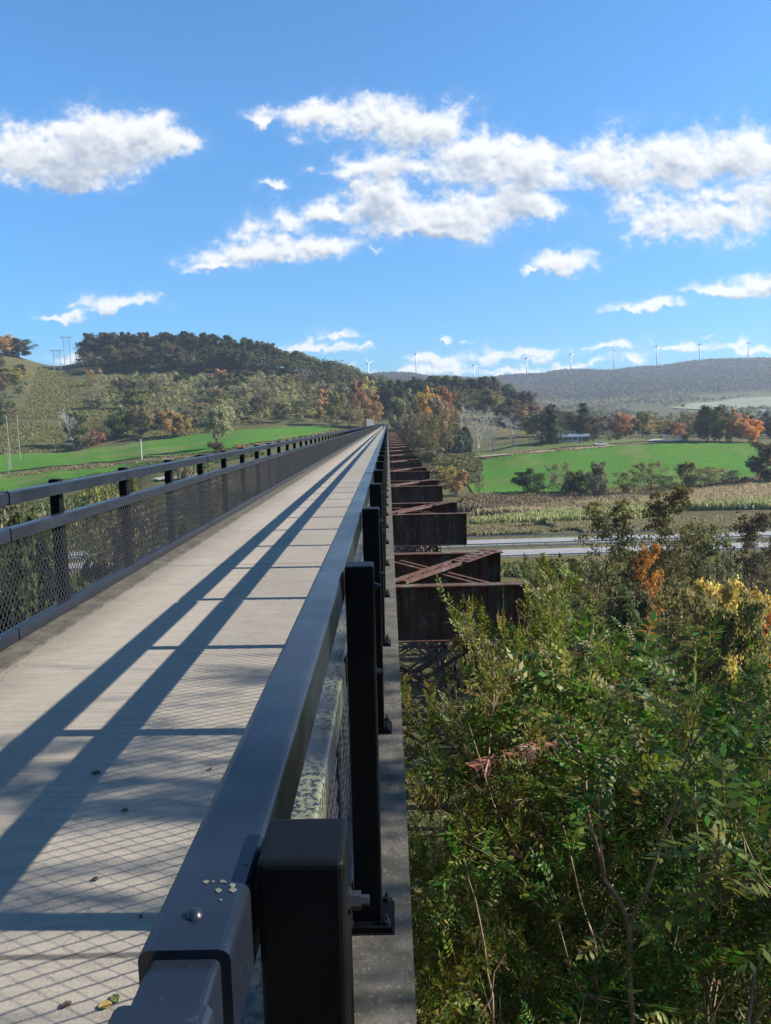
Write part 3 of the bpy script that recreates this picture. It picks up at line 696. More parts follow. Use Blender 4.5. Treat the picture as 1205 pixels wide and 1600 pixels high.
def tower(k, y, gz, detail):
    ords = ['nearest', 'second', 'third', 'fourth', 'fifth', 'sixth', 'seventh', 'eighth', 'ninth', 'tenth', 'eleventh', 'twelfth', 'thirteenth', 'fourteenth', 'fifteenth',
            'sixteenth', 'seventeenth', 'eighteenth', 'nineteenth', 'twentieth', 'twenty-first', 'twenty-second', 'twenty-third', 'twenty-fourth', 'twenty-fifth']
    t = empty('viaduct_tower', (0, y, 0), label=f'rusty viaduct tower with paired cross girders, {ords[k]} along the walkway from the camera', cat='bridge tower', group='rusty towers carrying the walkway')
    last = {}
    for nm, m, par in tower_parts(detail):
        last[nm] = m.build(nm, M_RUST, last.get(par, t) if par else t)
    zb = gz - .5; top = GT - GD - .012
    legs = []
    for yb in (0.0, 5.75):
        for xt, xb in ((-4.6, -6.4), (2.6, 4.6)):
            yo = -.9 if yb == 0 else .9; p = Vector((xt, yb, top)); q = Vector((xb, yb + yo, zb)); legs.append((p, q))
            m = MB()
            if detail:
                for dx in (-.19, .19): m.beam(p + Vector((dx, 0, 0)), q + Vector((dx, 0, 0)), .05, .38, up=(0, 1, 0))
                n = int((p.z - q.z) / .5)
                for i in range(n):
                    a = p.lerp(q, i/n); b = p.lerp(q, (i+1)/n); s = .17 if i % 2 else -.17
                    for yy in (-.17, .17): m.beam(a + Vector((s, yy, 0)), b + Vector((-s, yy, 0)), .06, .014, up=(0, 1, 0))
            else: m.beam(p, q, .42, .38, up=(0, 1, 0))
            m.build('leg', M_RUST, t)
    # bracing
    nlev = max(2, int((top - zb) / 5.2))
    def laced(m, a, b, w=.30, up=(0, 1, 0)):
        a, b = Vector(a), Vector(b); d = (b - a).normalized(); s = d.cross(Vector(up)).normalized() * w/2
        m.beam(a+s, b+s, .12, .11, up); m.beam(a-s, b-s, .12, .11, up)
        if detail:
            L = (b-a).length; n = max(3, int(L/.45))
            for i in range(n):
                p = a.lerp(b, i/n); q = a.lerp(b, (i+1)/n); e = 1 if i % 2 else -1
                m.beam(p+s*e, q-s*e, .05, .012, up)
        else: m.beam(a, b, w, .03, up)
    for i in range(nlev if detail else 0):
        f0, f1 = i/nlev, (i+1)/nlev
        P = [[p.lerp(q, f) for f in (f0, f1)] for p, q in legs]
        for nm, pairs, up in (('cross_brace', ((0, 1), (2, 3)), (0, 1, 0)), ('side_brace', ((0, 2), (1, 3)), (1, 0, 0))):
            for a, b in pairs:
                for a_, b_ in ((P[a][0], P[b][1]), (P[b][0], P[a][1]), (P[a][1], P[b][1])):
                    m = MB(); laced(m, a_, b_, .36, up); m.build(nm, M_RUST, t)
    # lateral bracing at girder-top level: laced diagonals and gusset plate
    m = MB(); laced(m, (.25, .3, GT+.07), (3.6, 5.2, GT+.07), .42, up=(0, 0, 1)); m.build('lateral_brace', M_RUST, t)
    m = MB(); laced(m, (3.5, .4, GT-.25), (.2, 5.4, GT-.25), .36, up=(0, 0, 1)); m.build('lateral_brace', M_RUST, t)
    if detail:
        m = MB(); m.beam((2.45, 3.3, GT+.125), (3.95, 5.5, GT+.125), .75, .016)
        for i in range(5):
            for j in range(2):
                c = Vector((2.45, 3.3, GT+.14)).lerp(Vector((3.95, 5.5, GT+.14)), (i+.6)/5.2)
                pe = Vector((2.2, -1.5, 0)).normalized() * (.2 if j else -.2)
                m.beam(c+pe*1.6, c+pe*.35, .05, .04)
        m.build('gusset_plate', M_RUST, t)
        # masonry-coloured cross brace plates seen under the girder
    return t
for k in range(24):
    y = 23.0 + 18.3*k
    if y > 452: break
    tower(k, y, min(hz(-3, y), hz(3, y)), k < 7)

# old rusted beam lying in the leaves beside the abutment
p = at(735, 1199, 9.2); q = at(884, 1147, 10.2)
ob = empty('old_beam', p, label='sunlit orange rusty riveted beam lying half hidden in the leaves', cat='beam')
d = q - p; m = MB(); m.beam((0, 0, 0), d, .22, .026); m.build('plate', M_RUST_SUNLIT, ob)
m = MB(); n_ = d.normalized().cross(Vector((0, 0, 1))).normalized()
for s in (-1, 1): m.beam(n_*.10*s + Vector((0, 0, -.075)), d + n_*.10*s + Vector((0, 0, -.075)), .02, .12)
m.build('flange', M_RUST, ob)
m = MB()
for i in range(20):
    c = d * ((i+.5)/20)
    for s in (-.07, .07): m.lathe([(0, .012), (.009, .008), (.012, 0)], 6, c + n_*s + Vector((0, 0, .013)))
m.build('rivet', M_RUST_SUNLIT, ob)

# ------------------------------------------------------------------ plants
def norm(a): return a / np.maximum(np.linalg.norm(a, axis=-1, keepdims=True), 1e-9)
def leaf_quads(C, L, Wd, rng, out=None, bias=.8, upb=.45, soft=.55):
    """leaf clusters: quads facing outwards; normals eased towards the crown's own roundness"""
    n = len(C); nr = rng.normal(size=(n, 3))
    if out is not None: nr = nr + bias * out * 1.6
    nr[:, 2] += upb; nr = norm(nr)
    if out is not None: nr = nr * np.where(np.sum(nr * out, 1, keepdims=True) < 0, -1, 1)
    t = norm(np.cross(nr, rng.normal(size=(n, 3)))); b = np.cross(nr, t)
    L = (L * rng.uniform(.6, 1.35, n))[:, None]; Wq = (Wd * rng.uniform(.6, 1.3, n))[:, None]
    bend = nr * L * rng.uniform(-.25, .25, (n, 1))
    Vv = np.stack([C - t*L*.5, C - b*Wq*.5 + bend, C + t*L*.5, C + b*Wq*.5 + bend], 1).reshape(-1, 3)
    gn = np.cross(b, t); flip = np.sum(gn * nr, 1) < 0
    F = np.arange(4*n).reshape(n, 4); F[~flip] = F[~flip][:, ::-1]
    Nn = nr if out is None else norm(nr * (1 - soft) + norm(out + np.array([0, 0, .25])) * soft)
    return Vv, F, np.repeat(Nn, 4, 0)
def skeleton(rng, h, spread, r0, nl=10, f0=.25, rise=.5, lean=.05, sub=3, stems=1, top=.95, wob=.04, prof=None):
    """branch polylines [(points, radii)], and tips to carry leaves"""
    br_, tips = [], []
    for s in range(stems):
        off = np.array([0, 0, 0.0]) if stems == 1 else np.array([rng.normal()*.03*h, rng.normal()*.03*h, 0])
        le = rng.normal(size=2) * (lean if stems == 1 else lean + .14); n = 9
        pts = []; 
        for i in range(n + 1):
            f = i / n; p = off + np.array([le[0]*h*f**1.3 + rng.normal()*wob*h*.3*f, le[1]*h*f**1.3 + rng.normal()*wob*h*.3*f, h*top*f]); pts.append(p)
        rr = [r0*(1 - .9*(i/n)**.8) * (1.25 if i == 0 else 1) for i in range(n + 1)]
        br_.append((pts, rr)); tips.append((pts[-1], h*.07))
        k_ = max(3, nl // stems)
        for k in range(k_):
            f = f0 + (1 - f0) * (k + rng.random()*.8) / k_
            f = min(f, .97); i = int(f*n); a = pts[i] + (pts[min(i+1, n)] - pts[i]) * (f*n - i)
            az = 2.4*k + rng.normal()*.5 + s*2.1
            L = spread * (prof(f) if prof else (.55 + .45*math.sin(math.pi*min(1, (f - f0)/(1-f0)*.85 + .2)))) * rng.uniform(.75, 1.1)
            el = rise + rng.normal()*.15
            d = np.array([math.cos(az)*math.cos(el), math.sin(az)*math.cos(el), math.sin(el)])
            bp = [a]; q = a.copy(); m = 5
            for j in range(m):
                d = d + rng.normal(size=3)*.16 + np.array([0, 0, .05]); d /= np.linalg.norm(d); q = q + d*L/m; bp.append(q.copy())
            rb = r0*(1 - .85*f)*.55 + .008
            br_.append((bp, [rb*(1 - .85*j/m) for j in range(m + 1)]))
            tips.append((bp[-1], L*.22)); tips.append((bp[3], L*.2))
            for z in range(sub):
                j = rng.integers(2, m + 1); a2 = bp[j]; d2 = norm(d + rng.normal(size=3)*.7); L2 = L*rng.uniform(.25, .5)
                e = a2 + d2*L2*.5 + np.array([0, 0, L2*.05]); e2 = a2 + d2*L2 + np.array([0, 0, L2*.12])
                br_.append(([a2, e, e2], [rb*.4, rb*.25, rb*.1])); tips.append((e2, L*.2))
    return br_, tips
def trunk_mb(br_, n0=7, n1=3, minr=0):
    m = MB()
    for i, (p, r) in enumerate(br_):
        if max(r) < minr: continue
        m.tube([Vector(x) for x in p], list(r), n0 if i == 0 else (5 if max(r) > .06 else n1), cap=False)
    return m
def crown_np(rng, tips, per, L, Wd, spreadf=1.0, flat=.8, centre=None):
    C = []; O = []
    for c, rad in tips:
        k = max(3, int(per * rng.uniform(.4, 1.5))); g = rng.normal(size=(k, 3)); g = norm(g) * (rng.random((k, 1)) ** .45)
        o = g.copy(); g = g * rad * spreadf; g[:, 2] *= flat
        C.append(np.asarray(c)[None] + g); O.append(o)
    return leaf_quads(np.concatenate(C), L, Wd, rng, np.concatenate(O))

KIND = {}
def make_kind(kind, seed):
    r = np.random.default_rng(seed)
    if kind == 'round':
        b, t = skeleton(r, 12, 5.0, .22, 18, .10, .45, sub=4); cw = crown_np(r, t, 62, .55, .40, 1.75); bark = M_BARKD
    elif kind == 'wood':                 # forest tree, high rounded crown on a visible stem
        b, t = skeleton(r, 18, 5.6, .24, 18, .30, .55, sub=4); cw = crown_np(r, t, 60, .80, .58, 1.9); bark = M_BARKD
    elif kind == 'loose':                # open crown, sky between tiers
        b, t = skeleton(r, 16, 4.6, .20, 22, .30, .32, sub=5, lean=.03); cw = crown_np(r, t, 40, .36, .22, 1.25, .34); bark = M_BARKD
    elif kind == 'airy':                 # slim open tree, leafy from low down, sky between the sprays
        b, t = skeleton(r, 16, 3.3, .17, 34, .22, .38, sub=5, lean=.03); cw = crown_np(r, t, 34, .27, .17, 1.5, .45); bark = M_BARKD
    elif kind == 'thin':                 # half bare autumn tree
        b, t = skeleton(r, 11, 4.2, .14, 14, .15, .75, sub=5, stems=2); cw = crown_np(r, t, 24, .40, .27, 1.5); bark = M_BARK
    elif kind == 'bare':
        b, t = skeleton(r, 13, 5.2, .24, 16, .14, .75, sub=8, stems=2, lean=.08)
        ex = []
        for c, rad in t:
            for q in range(3):
                d = norm(r.normal(size=3) + np.array([0, 0, .6])); ex.append(([c, c + d*rad*1.6], [.030, .008]))
        b = b + ex; cw = crown_np(r, t, 2, .3, .2, 1.2); bark = M_BARKW
    elif kind == 'spruce':
        b, t = skeleton(r, 13, .5, .2, 4, .1, .1); b = b[:1]; C = []; 
        for k in range(26):
            f = .06 + .94*k/26; R = 3.6*(1 - f)**.85 + .12
            for q in range(max(4, int(11*(1-f)+4))):
                az = r.random()*6.28; L = R*r.uniform(.7, 1.12)
                for j in range(9):
                    s = (j + .6)/9; C.append((math.cos(az)*L*s + r.normal()*.16, math.sin(az)*L*s + r.normal()*.16, 13*f - .30*L*s + .10*L*s*s + r.normal()*.10))
        C = np.array(C); cw = leaf_quads(C, .62, .30, r, norm(np.stack([C[:,0], C[:,1], C[:,2]*0 + .3], -1))); bark = M_BARKD
    elif kind == 'cedar':                # dense upright oval evergreen
        b, t = skeleton(r, 9, .5, .16, 4, .1, .1); b = b[:1]; n = 2600; f = r.random(n)**.9; az = r.random(n)*6.28
        R = 2.6*np.sin(np.pi*np.clip(f*.86 + .13, 0, 1))**.6*(.72 + .28*r.random(n)) * (1 + .16*np.sin(az*5 + f*13))
        C = np.stack([R*np.cos(az), R*np.sin(az), .2 + 8.9*f], -1); cw = leaf_quads(C, .55, .34, r, norm(C - np.array([0, 0, 4.0]))); bark = M_BARKD
    elif kind == 'shrub':
        b, t = skeleton(r, 2.6, 1.5, .05, 15, .05, .9, sub=4, stems=4, lean=.1); cw = crown_np(r, t, 20, .24, .16, 1.5); bark = M_BARK
    trunk = trunk_mb(b, 7, 3, 0 if kind in ('bare', 'thin') else .012)
    tv = np.array(trunk.v); tf = trunk.f; V_, F_a, N_a = cw
    zmin = tv[:, 2].min()
    ext = V_ if kind != 'bare' else tv
    hgt = np.percentile(np.concatenate([ext[:, 2], tv[:, 2]]), 99.6); wid = np.percentile(np.abs(ext[:, :2]), 98) * 2
    tme = mesh_np(kind + '_trunk', tv, tf, bark)
    cme = mesh_np(kind + '_crown', V_, F_a, LEAF['dark'], N=N_a)
    F2 = list(tf) + (F_a + len(tv)).tolist()
    one = mesh_np(kind + '_tree', np.concatenate([tv, V_]), F2, [bark, LEAF['dark']], mi=[0]*len(tf) + [1]*len(F_a), N=np.concatenate([norm(tv - np.array([0, 0, 1.0])*tv[:, 2:3] + 1e-4), N_a]))
    return dict(trunk=tme, crown=cme, one=one, h=hgt, w=wid, bark=bark)
VAR = {'round': 4, 'wood': 4, 'loose': 1, 'airy': 3, 'thin': 4, 'bare': 3, 'spruce': 2, 'cedar': 2, 'shrub': 4}
for kd, n in VAR.items(): KIND[kd] = [make_kind(kd, 100*i + len(kd)*7 + 3) for i in range(n)]
rt = random.Random(77)
def setmat(o, slot, m):
    o.material_slots[slot].link = 'OBJECT'; o.material_slots[slot].material = m
NM = {'shrub': ('shrub', 'shrub')}
def plant(kind, col, pos, h, w, label, group=None, parts=True, name=None, cat=None, bark=None):
    k = rt.choice(KIND[kind]); nm = name or ('shrub' if kind == 'shrub' else {'spruce': 'conifer_tree', 'cedar': 'evergreen_tree', 'bare': 'bare_tree'}.get(kind, 'autumn_tree'))
    ct = cat or ('shrub' if kind == 'shrub' else 'tree'); s = (w/k['w'], w/k['w'], h/k['h']); rz = rt.uniform(0, 6.28)
    if parts:
        o = empty(nm, pos, rz, label=label, cat=ct, group=group); o.scale = s
        t = link('trunk' if kind != 'shrub' else 'stems', k['trunk'], o); c = link('crown', k['crown'], o)
        setmat(c, 0, LEAF[col])
        if bark: setmat(t, 0, bark)
    else:
        o = link(nm, k['one'], None, pos, label=label, cat=ct, group=group); o.rotation_euler.z = rz; o.scale = s
        setmat(o, 1, LEAF[col])
        if bark: setmat(o, 0, bark)
    return o
def plant_px(kind, col, u, vb, vt, wpx, label, y=None, sink=.3, **kw):
    p = ground_hit(u, vb) if y is None else None
    if p is None: p = at(u, vb, y); p.z = hz(p.x, y)
    top = at(u, vt, p.y).z; h = max(top - p.z, .8); w = wpx / FPX * p.y
    if kind in ('round', 'thin', 'loose'): w = max(w, h * .42)
    p.z -= sink
    return plant(kind, col, p, h + sink, w, label, **kw)

# --- middle distance, right of the bridge
Z = plant_px
Z('airy', 'olive', 953, 1060, 782, 104, 'tall open-crowned tree in front of the highway, left of the orange tree', y=72)
Z('airy', 'olive', 1040, 1065, 760, 108, 'tallest open-crowned tree before the highway, right of the orange tree', y=70)
Z('airy', 'orange', 1010, 1050, 850, 50, 'narrow bright orange tree between the two tall open-crowned trees', y=66)
Z('airy', 'deep', 905, 1050, 880, 100, 'shorter dark spreading tree left of the tall open-crowned pair', y=60)
Z('airy', 'deep', 1172, 1040, 800, 90, 'dark open tree at the right edge in front of the highway', y=82)
Z('thin', 'grey', 1120, 1040, 868, 84, 'half bare grey tree right of the orange tree below the highway', y=74)
Z('round', 'gold', 1108, 1060, 905, 62, 'yellow-leaved small tree right of the orange tree', y=58)
Z('thin', 'gold', 1160, 1040, 915, 50, 'thin yellow sapling near the right edge below the highway', y=60)
Z('shrub', 'orange', 1188, 1030, 930, 40, 'small orange bush beside the green grass patch at the right edge', y=62)
Z('thin', 'olive', 850, 1010, 868, 60, 'thin olive sapling just right of the rusty girder end', y=85)
Z('thin', 'yellow', 870, 1000, 880, 44, 'yellowing sapling behind the foreground leaves near the girder end', y=92)
Z('round', 'dark', 985, 1090, 930, 70, 'dark rounded tree low behind the bright foreground leaves', y=46)
Z('thin', 'olive', 1075, 1090, 915, 70, 'olive sapling under the tallest open-crowned tree', y=50)
Z('round', 'olive', 1150, 1090, 935, 80, 'olive rounded tree low at the right below the yellow sapling', y=48)
Z('thin', 'olive', 1100, 1010, 822, 60, 'thin olive tree against the highway, right of the tallest open-crowned tree', y=92)
Z('round', 'deep', 985, 1060, 925, 64, 'rounded brown-green tree filling in below the two tall open-crowned trees', y=56)
Z('thin', 'deep', 1200, 1010, 815, 64, 'thin brown-green tree cut by the right frame edge in front of the highway', y=95)
Z('airy', 'olive', 1068, 1040, 828, 80, 'open olive tree between the tallest tree and the yellow one', y=84)
# row of trees along the near edge of the green field
for u, vb, vt, w, kd, c, lab in (
 (826,774,733,58,'round','dark','dark round bush-like tree at the near left corner of the green field'),
 (872,779,722,40,'thin','grey','pale half bare tree on the near field edge right of the dark round one'),
 (893,776,735,40,'round','olive','low olive tree on the near field edge between two thin trees'),
 (913,778,738,38,'round','dark','dark green small tree on the field edge left of the orange-topped one'),
 (937,782,722,34,'round','grey','grey-green small tree on the near field edge, fifth from the left'),
 (975,778,735,52,'thin','olive','thin olive tree at the middle of the near field edge'),
 (1012,778,722,44,'thin','tan','tan thin tree on the near field edge, right of middle'),
 (1040,780,742,46,'thin','green','greenish thin tree in the field edge row, behind the tall open tree'),
 (1072,770,722,36,'round','olive','upright olive tree on the near field edge toward the right'),
 (1103,768,730,52,'thin','olive','spreading olive tree on the right part of the field edge'),
 (1140,764,735,44,'thin','tan','bare-looking brown tree beside the red bush on the field edge'),
 (1160,762,745,20,'shrub','red','small red bush at the right end of the field edge row'),
 (1196,760,690,64,'round','deep','large dark tree at the right edge overlapping the green field'),
 (750,776,735,34,'bare','grey','small leafless tree standing alone at the left corner of the green field'),
 (712,776,735,50,'shrub','gold','golden yellow bush at the foot of the bridge towers by the green field'),
 (693,745,715,40,'shrub','olive','olive bush beside the far bridge towers above the golden bush'),
 (700,760,728,36,'shrub','yellow','yellowish bush just behind the golden bush'),
 (676,725,700,40,'shrub','grey','grey-green bush along the embankment by the far towers'),
 (660,712,688,36,'shrub','olive','small olive bush on the embankment nearest the far end of the bridge'),
 ):
    Z(kd, c, u, vb, vt, w, lab, bark=M_BARK if kd == 'bare' else None)
# trees around the house and lane
for u, vb, vt, w, kd, c, lab in (
 (711,712,662,30,'cedar','spruce','dark oval evergreen at the left end of the lawn, left of its twin'),
 (727,711,667,22,'cedar','spruce','smaller dark oval evergreen on the right of its twin by the lawn'),
 (862,693,641,52,'spruce','spruce','broad dark conifer beside the house on its left'),
 (911,686,630,52,'spruce','spruce','tall dark conifer rising behind the house roof'),
 (848,697,675,7,'cedar','olive','slim columnar shrub tree on the lawn left of the house'),
 (929,692,662,34,'bare','maroon','bare spreading purple-brown tree right of the house'),
 (953,690,668,36,'bare','maroon','second bare spreading tree, right of the one by the house'),
 (1105,692,634,58,'round','dark','big dark green round-topped tree beyond the right end of the field'),
 (1142,692,641,42,'round','rust','rust-brown tree between the dark green tree and the orange tree'),
 (1170,692,650,46,'round','orange','broad bright orange tree beyond the right end of the field'),
 (1124,691,646,36,'round','deep','brownish green tree tucked behind the rust-brown tree'),
 (1070,689,678,14,'shrub','yellow','small yellow-green bush beside the white sign at the lane'),
 (888,690,680,20,'shrub','dark','dark bush at the left corner of the house'),
 (965,688,676,22,'shrub','dark','dark low bush under the second bare tree'),
 (718,700,630,38,'bare','grey','tall white-limbed bare tree behind the oval evergreens'),
 (748,700,640,44,'bare','grey','white bare tree with many limbs, left of the tallest pale one'),
 (770,705,638,44,'bare','grey','tallest pale bare tree standing in front of the others by the lawn'),
 (803,698,643,42,'bare','grey','white bare tree at the right end of the pale group by the lawn'),
 ):
    Z(kd, c, u, vb, vt, w, lab, bark=(M_BARKW if c == 'grey' else M_BARKD) if kd == 'bare' else None)
# yellow-green tall trees on the embankment at the far end
for i, (u, vt, w, c, y, kd) in enumerate(((622,622,34,'grey',415,'round'),(640,610,44,'grey',430,'round'),(664,612,44,'yellow',425,'thin'),(684,622,42,'tan',415,'round'),(700,640,34,'olive',405,'thin'),(655,640,40,'tan',398,'thin'),(676,650,44,'olive',395,'thin'),(635,655,34,'tan',405,'thin'),(675,606,22,'orange',440,'round'),(692,605,26,'rust',450,'round'))):
    lab = ['grey-green tall tree closest to the right of the bridge end', 'tall pale yellow-green tree right of the bridge end', 'yellow half bare tree in the tall group right of the bridge end', 'tan full tree at the right of the tall pale group', 'olive thin tree at the right foot of the tall pale group',
           'tan thin tree low in front of the tall pale group', 'olive thin tree low in front beside the embankment', 'small tan tree hugging the embankment at the bridge end', 'orange-topped tree showing above the pale group', 'rust-topped tree above the right of the pale group'][i]
    Z(kd, c, u, 700, vt, w, lab, y=y)
# rows of distant valley trees behind house and lane
GV = 'distant valley trees behind the house and lane'
VL = {'deep': 'brownish green tree in the distant valley row', 'olive': 'olive tree in the distant valley row', 'dark': 'dark green tree in the distant valley row', 'tan': 'tan tree in the distant valley row', 'rust': 'rust coloured tree in the distant valley row', 'gold': 'golden tree in the distant valley row', 'spruce': 'dark conifer in the distant valley row', 'grey': 'grey-green tree in the distant valley row'}
for i in range(46):
    u = 815 + i*9.2 + rt.uniform(-5, 5); y = rt.choice((455, 470, 490, 520, 560, 610)); c = rt.choice(('deep', 'deep', 'olive', 'olive', 'tan', 'dark', 'rust', 'grey', 'olive', 'gold' if rt.random() < .35 else 'deep'))
    vt = 642 + rt.uniform(0, 18) - (10 if u < 870 else 0) + max(0, (u-1000)*.012); w = rt.uniform(22, 38)
    kd = rt.choice(('round', 'wood', 'thin', 'round')); 
    if rt.random() < .08: kd, c = 'spruce', 'spruce'
    p = at(u, 690, y); p.z = hz(p.x, y); h = max(5, at(u, vt, y).z - p.z)
    plant(kd, c, p, h, w/FPX*y, VL.get(c, VL['spruce']), group=GV, parts=False)
# dark hill wood right of the bridge end
GH = 'dark wood on the low hill right of the bridge end'
for i in range(46):
    u = 596 + 232*rt.random() if i > 17 else 600 + i*13.0; 
    if i <= 17: y = 655; vt = 590 + abs(u - 690)*.02 + max(0, (u-770))*.42 + rt.uniform(-3, 4)
    else: y = rt.uniform(560, 640); vt = 598 + max(0, (u-760))*.42 + rt.uniform(0, 26)
    c = rt.choice(('dark', 'dark', 'deep', 'deep', 'olive')); 
    if u > 790 and rt.random() < .5: c = 'maroon'
    p = at(u, 660, y); p.z = hz(p.x, y); h = min(27, max(12, at(u, vt, y).z - p.z)); p.z = at(u, vt, y).z - h
    plant('wood', c, p, h, rt.uniform(26, 38)/FPX*y, {'dark': 'dark green tree in the hill wood right of the bridge end', 'deep': 'brown-green tree in the hill wood right of the bridge end', 'olive': 'olive tree in the hill wood right of the bridge end', 'maroon': 'maroon tree at the right end of the hill wood'}[c], group=GH, parts=False)

# --- left of the bridge
for u, vb, vt, w, kd, c, lab in (
 (343,700,626,36,'round','pale','pale green tall tree standing alone in the left field'),
 (340,712,690,30,'shrub','deep','dark bush at the foot of the pale green field tree'),
 (374,704,694,16,'shrub','rust','rusty bush on the hedge line near the railing'),
 (270,684,638,34,'round','rust','orange-brown rounded tree at the field edge, right part'),
 (288,682,648,26,'round','yellow','yellow-green small tree beside the orange-brown one'),
 (220,684,634,44,'round','tan','golden tan rounded tree at the field edge'),
 (185,688,640,36,'round','green','green rounded tree left of the golden tan one'),
 (152,696,672,30,'shrub','red','small salmon red bush at the field edge'),
 (116,702,640,40,'bare','grey','thin grey bare tree below the power line cut'),
 (118,700,645,34,'round','dark','dark green tree behind the grey bare tree at the power line cut'),
 (160,690,650,34,'thin','tan','brownish thin tree behind the salmon red bush'),
 (132,702,680,34,'shrub','grey','grey brush heap at the foot of the thin bare tree'),
 (560,655,593,30,'round','red','red-topped tree on the slope left of the bridge end'),
 (582,668,612,34,'round','rust','orange-pink tree just left of the bridge end'),
 (575,640,590,36,'round','yellow','yellow-green tree above the orange-pink one by the bridge end'),
 (527,664,612,34,'round','olive','olive tree at the right end of the left field'),
 (545,668,630,40,'thin','tan','tan bare-limbed tree left of the orange-pink tree'),
 (562,670,638,36,'thin','tan','brown thin tree low beside the bridge end'),
 (592,664,634,20,'thin','rust','small rusty tree hugging the left railing end'),
 (30,560,530,40,'round','dark','dark green tree at the left edge of the power line cut, on the skyline'),
 (10,556,524,40,'round','rust','orange-brown tree at the left frame edge on the skyline'),
 (16,600,575,50,'round','yellow','yellow-olive tree below the skyline at the left edge'),
 (14,740,690,0,'x','x','x'),
 ):
    if kd == 'x': continue
    Z(kd, c, u, vb, vt, w, lab, bark=M_BARKW if kd == 'bare' else None)
GU = 'dark wood along the left hilltop'
LU = {'deep': 'brown-green tree in the dense hilltop wood on the left', 'dark': 'dark green tree in the dense hilltop wood on the left', 'olive': 'olive tree in the dense hilltop wood on the left', 'tan': 'tan tree in the dense hilltop wood on the left'}
def hill_top(u): return np.interp(u, [130, 150, 200, 330, 400, 440, 500, 560, 600], [530, 519, 518, 523, 534, 545, 562, 578, 600])
for i in range(76):
    if i < 34: u = 140 + i*13.4 + rt.uniform(-3, 3); vt = hill_top(u) + rt.uniform(-4, 5); y = 742
    else: u = rt.uniform(136, 585); vt = hill_top(u) + rt.uniform(12, 40); y = rt.uniform(690, 725)
    c = rt.choice(('deep', 'deep', 'dark', 'deep')) if u < 430 else rt.choice(('dark', 'dark', 'olive', 'green'))
    LU.setdefault('green', 'fresh green tree toward the right end of the left hilltop wood')
    p = at(u, 600, y); p.z = hz(p.x, y); top = at(u, vt, y).z; h = min(max(top - p.z, 14), 28); p.z = top - h
    plant('wood', c, p, h, rt.uniform(30, 42)/FPX*y*.8, LU[c], group=GU, parts=False)
GM = 'scrubby wood on the middle of the left slope'
LM = {'tan': 'tan half bare tree on the middle of the left slope', 'grey': 'grey-green tree on the middle of the left slope', 'olive': 'olive tree on the middle of the left slope', 'dark': 'dark tree on the middle of the left slope', 'deep': 'brown tree on the middle of the left slope', 'yellow': 'yellowish tree on the middle of the left slope', 'pale': 'pale leafy tree on the middle of the left slope', 'rust': 'rusty tree on the middle of the left slope'}
for i in range(84):
    u = rt.uniform(140, 600); b = np.interp(u, [140, 300, 520, 600], [690, 672, 655, 650]); t_ = np.interp(u, [140, 300, 450, 520, 600], [596, 596, 600, 606, 625])
    f = (i + rt.random())/84; vb = b + (t_ - b)*f
    if u < 200 and vb > 640: continue
    p = ground_hit(u, vb); h = rt.uniform(10, 16); w = rt.uniform(10, 16)
    c = rt.choice(('tan', 'grey', 'olive', 'grey', 'tan', 'deep', 'olive', 'dark', 'pale', 'rust' if rt.random() < .3 else 'grey'))
    plant(rt.choice(('round', 'thin', 'thin', 'round')), c, p, h, w, LM[c], group=GM, parts=False)
GS = 'trees left of the power line cut'
for i in range(14):
    u = rt.uniform(-30, 40); vb = rt.uniform(575, 668); p = ground_hit(u, vb); c = rt.choice(('olive', 'tan', 'grey', 'dark'))
    plant(rt.choice(('round', 'thin')), c, p, rt.uniform(9, 14), rt.uniform(8, 12), {'olive': 'olive', 'tan': 'tan', 'grey': 'grey-green', 'dark': 'dark'}[c] + ' tree on the slope left of the power line cut', group=GS, parts=False)
# low trees in the valley just left of the bridge, seen over and through the railing
for i, (u, vt, w, y, kd, c, lab) in enumerate((
 (8,768,70,95,'thin','grey','thin grey-green tree at the left edge over the railing'), (62,775,90,70,'thin','grey','grey feathery tree over the left railing'), (40,806,90,46,'round','dark','dark bushy tree behind the left railing mesh near the frame edge'),
 (150,756,60,120,'thin','olive','olive sapling over the railing by the second post'), (205,748,44,125,'round','olive','olive bush over the railing at the edge of the lower field'), (165,772,50,110,'thin','tan','tan brushy tree behind the railing, left part'), (280,712,40,150,'thin','grey','grey thin tree over the railing near the gravel track'),
 (110,845,150,34,'round','dark','dark leafy tree behind the left railing mesh'), (190,838,130,42,'round','deep','brown-green tree behind the mesh between two posts'), (265,825,110,52,'round','dark','dark tree behind the mesh right of the brown-green one'), (330,800,80,66,'round','deep','brown-green tree behind the railing mesh farther along'),
 (390,770,60,90,'round','dark','dark tree behind the mesh near the middle of the railing'), (30,870,160,24,'round','dark','dark leafy tree close behind the mesh at the left edge'), (440,745,50,120,'round','deep','brown-green tree behind the mesh toward the far railing'), (240,790,80,75,'thin','grey','greyish tree behind the mesh between the dark trees'), (330,735,50,150,'thin','tan','tan tree over the lower field behind the railing'))):
    p = at(u, 900, y); p = Vector((at(u, vt, y).x, y, hz(at(u, vt, y).x, y))); h = at(u, vt, y).z - p.z
    plant(kd, c, p, max(h, 3), w/FPX*y*1.15, lab)

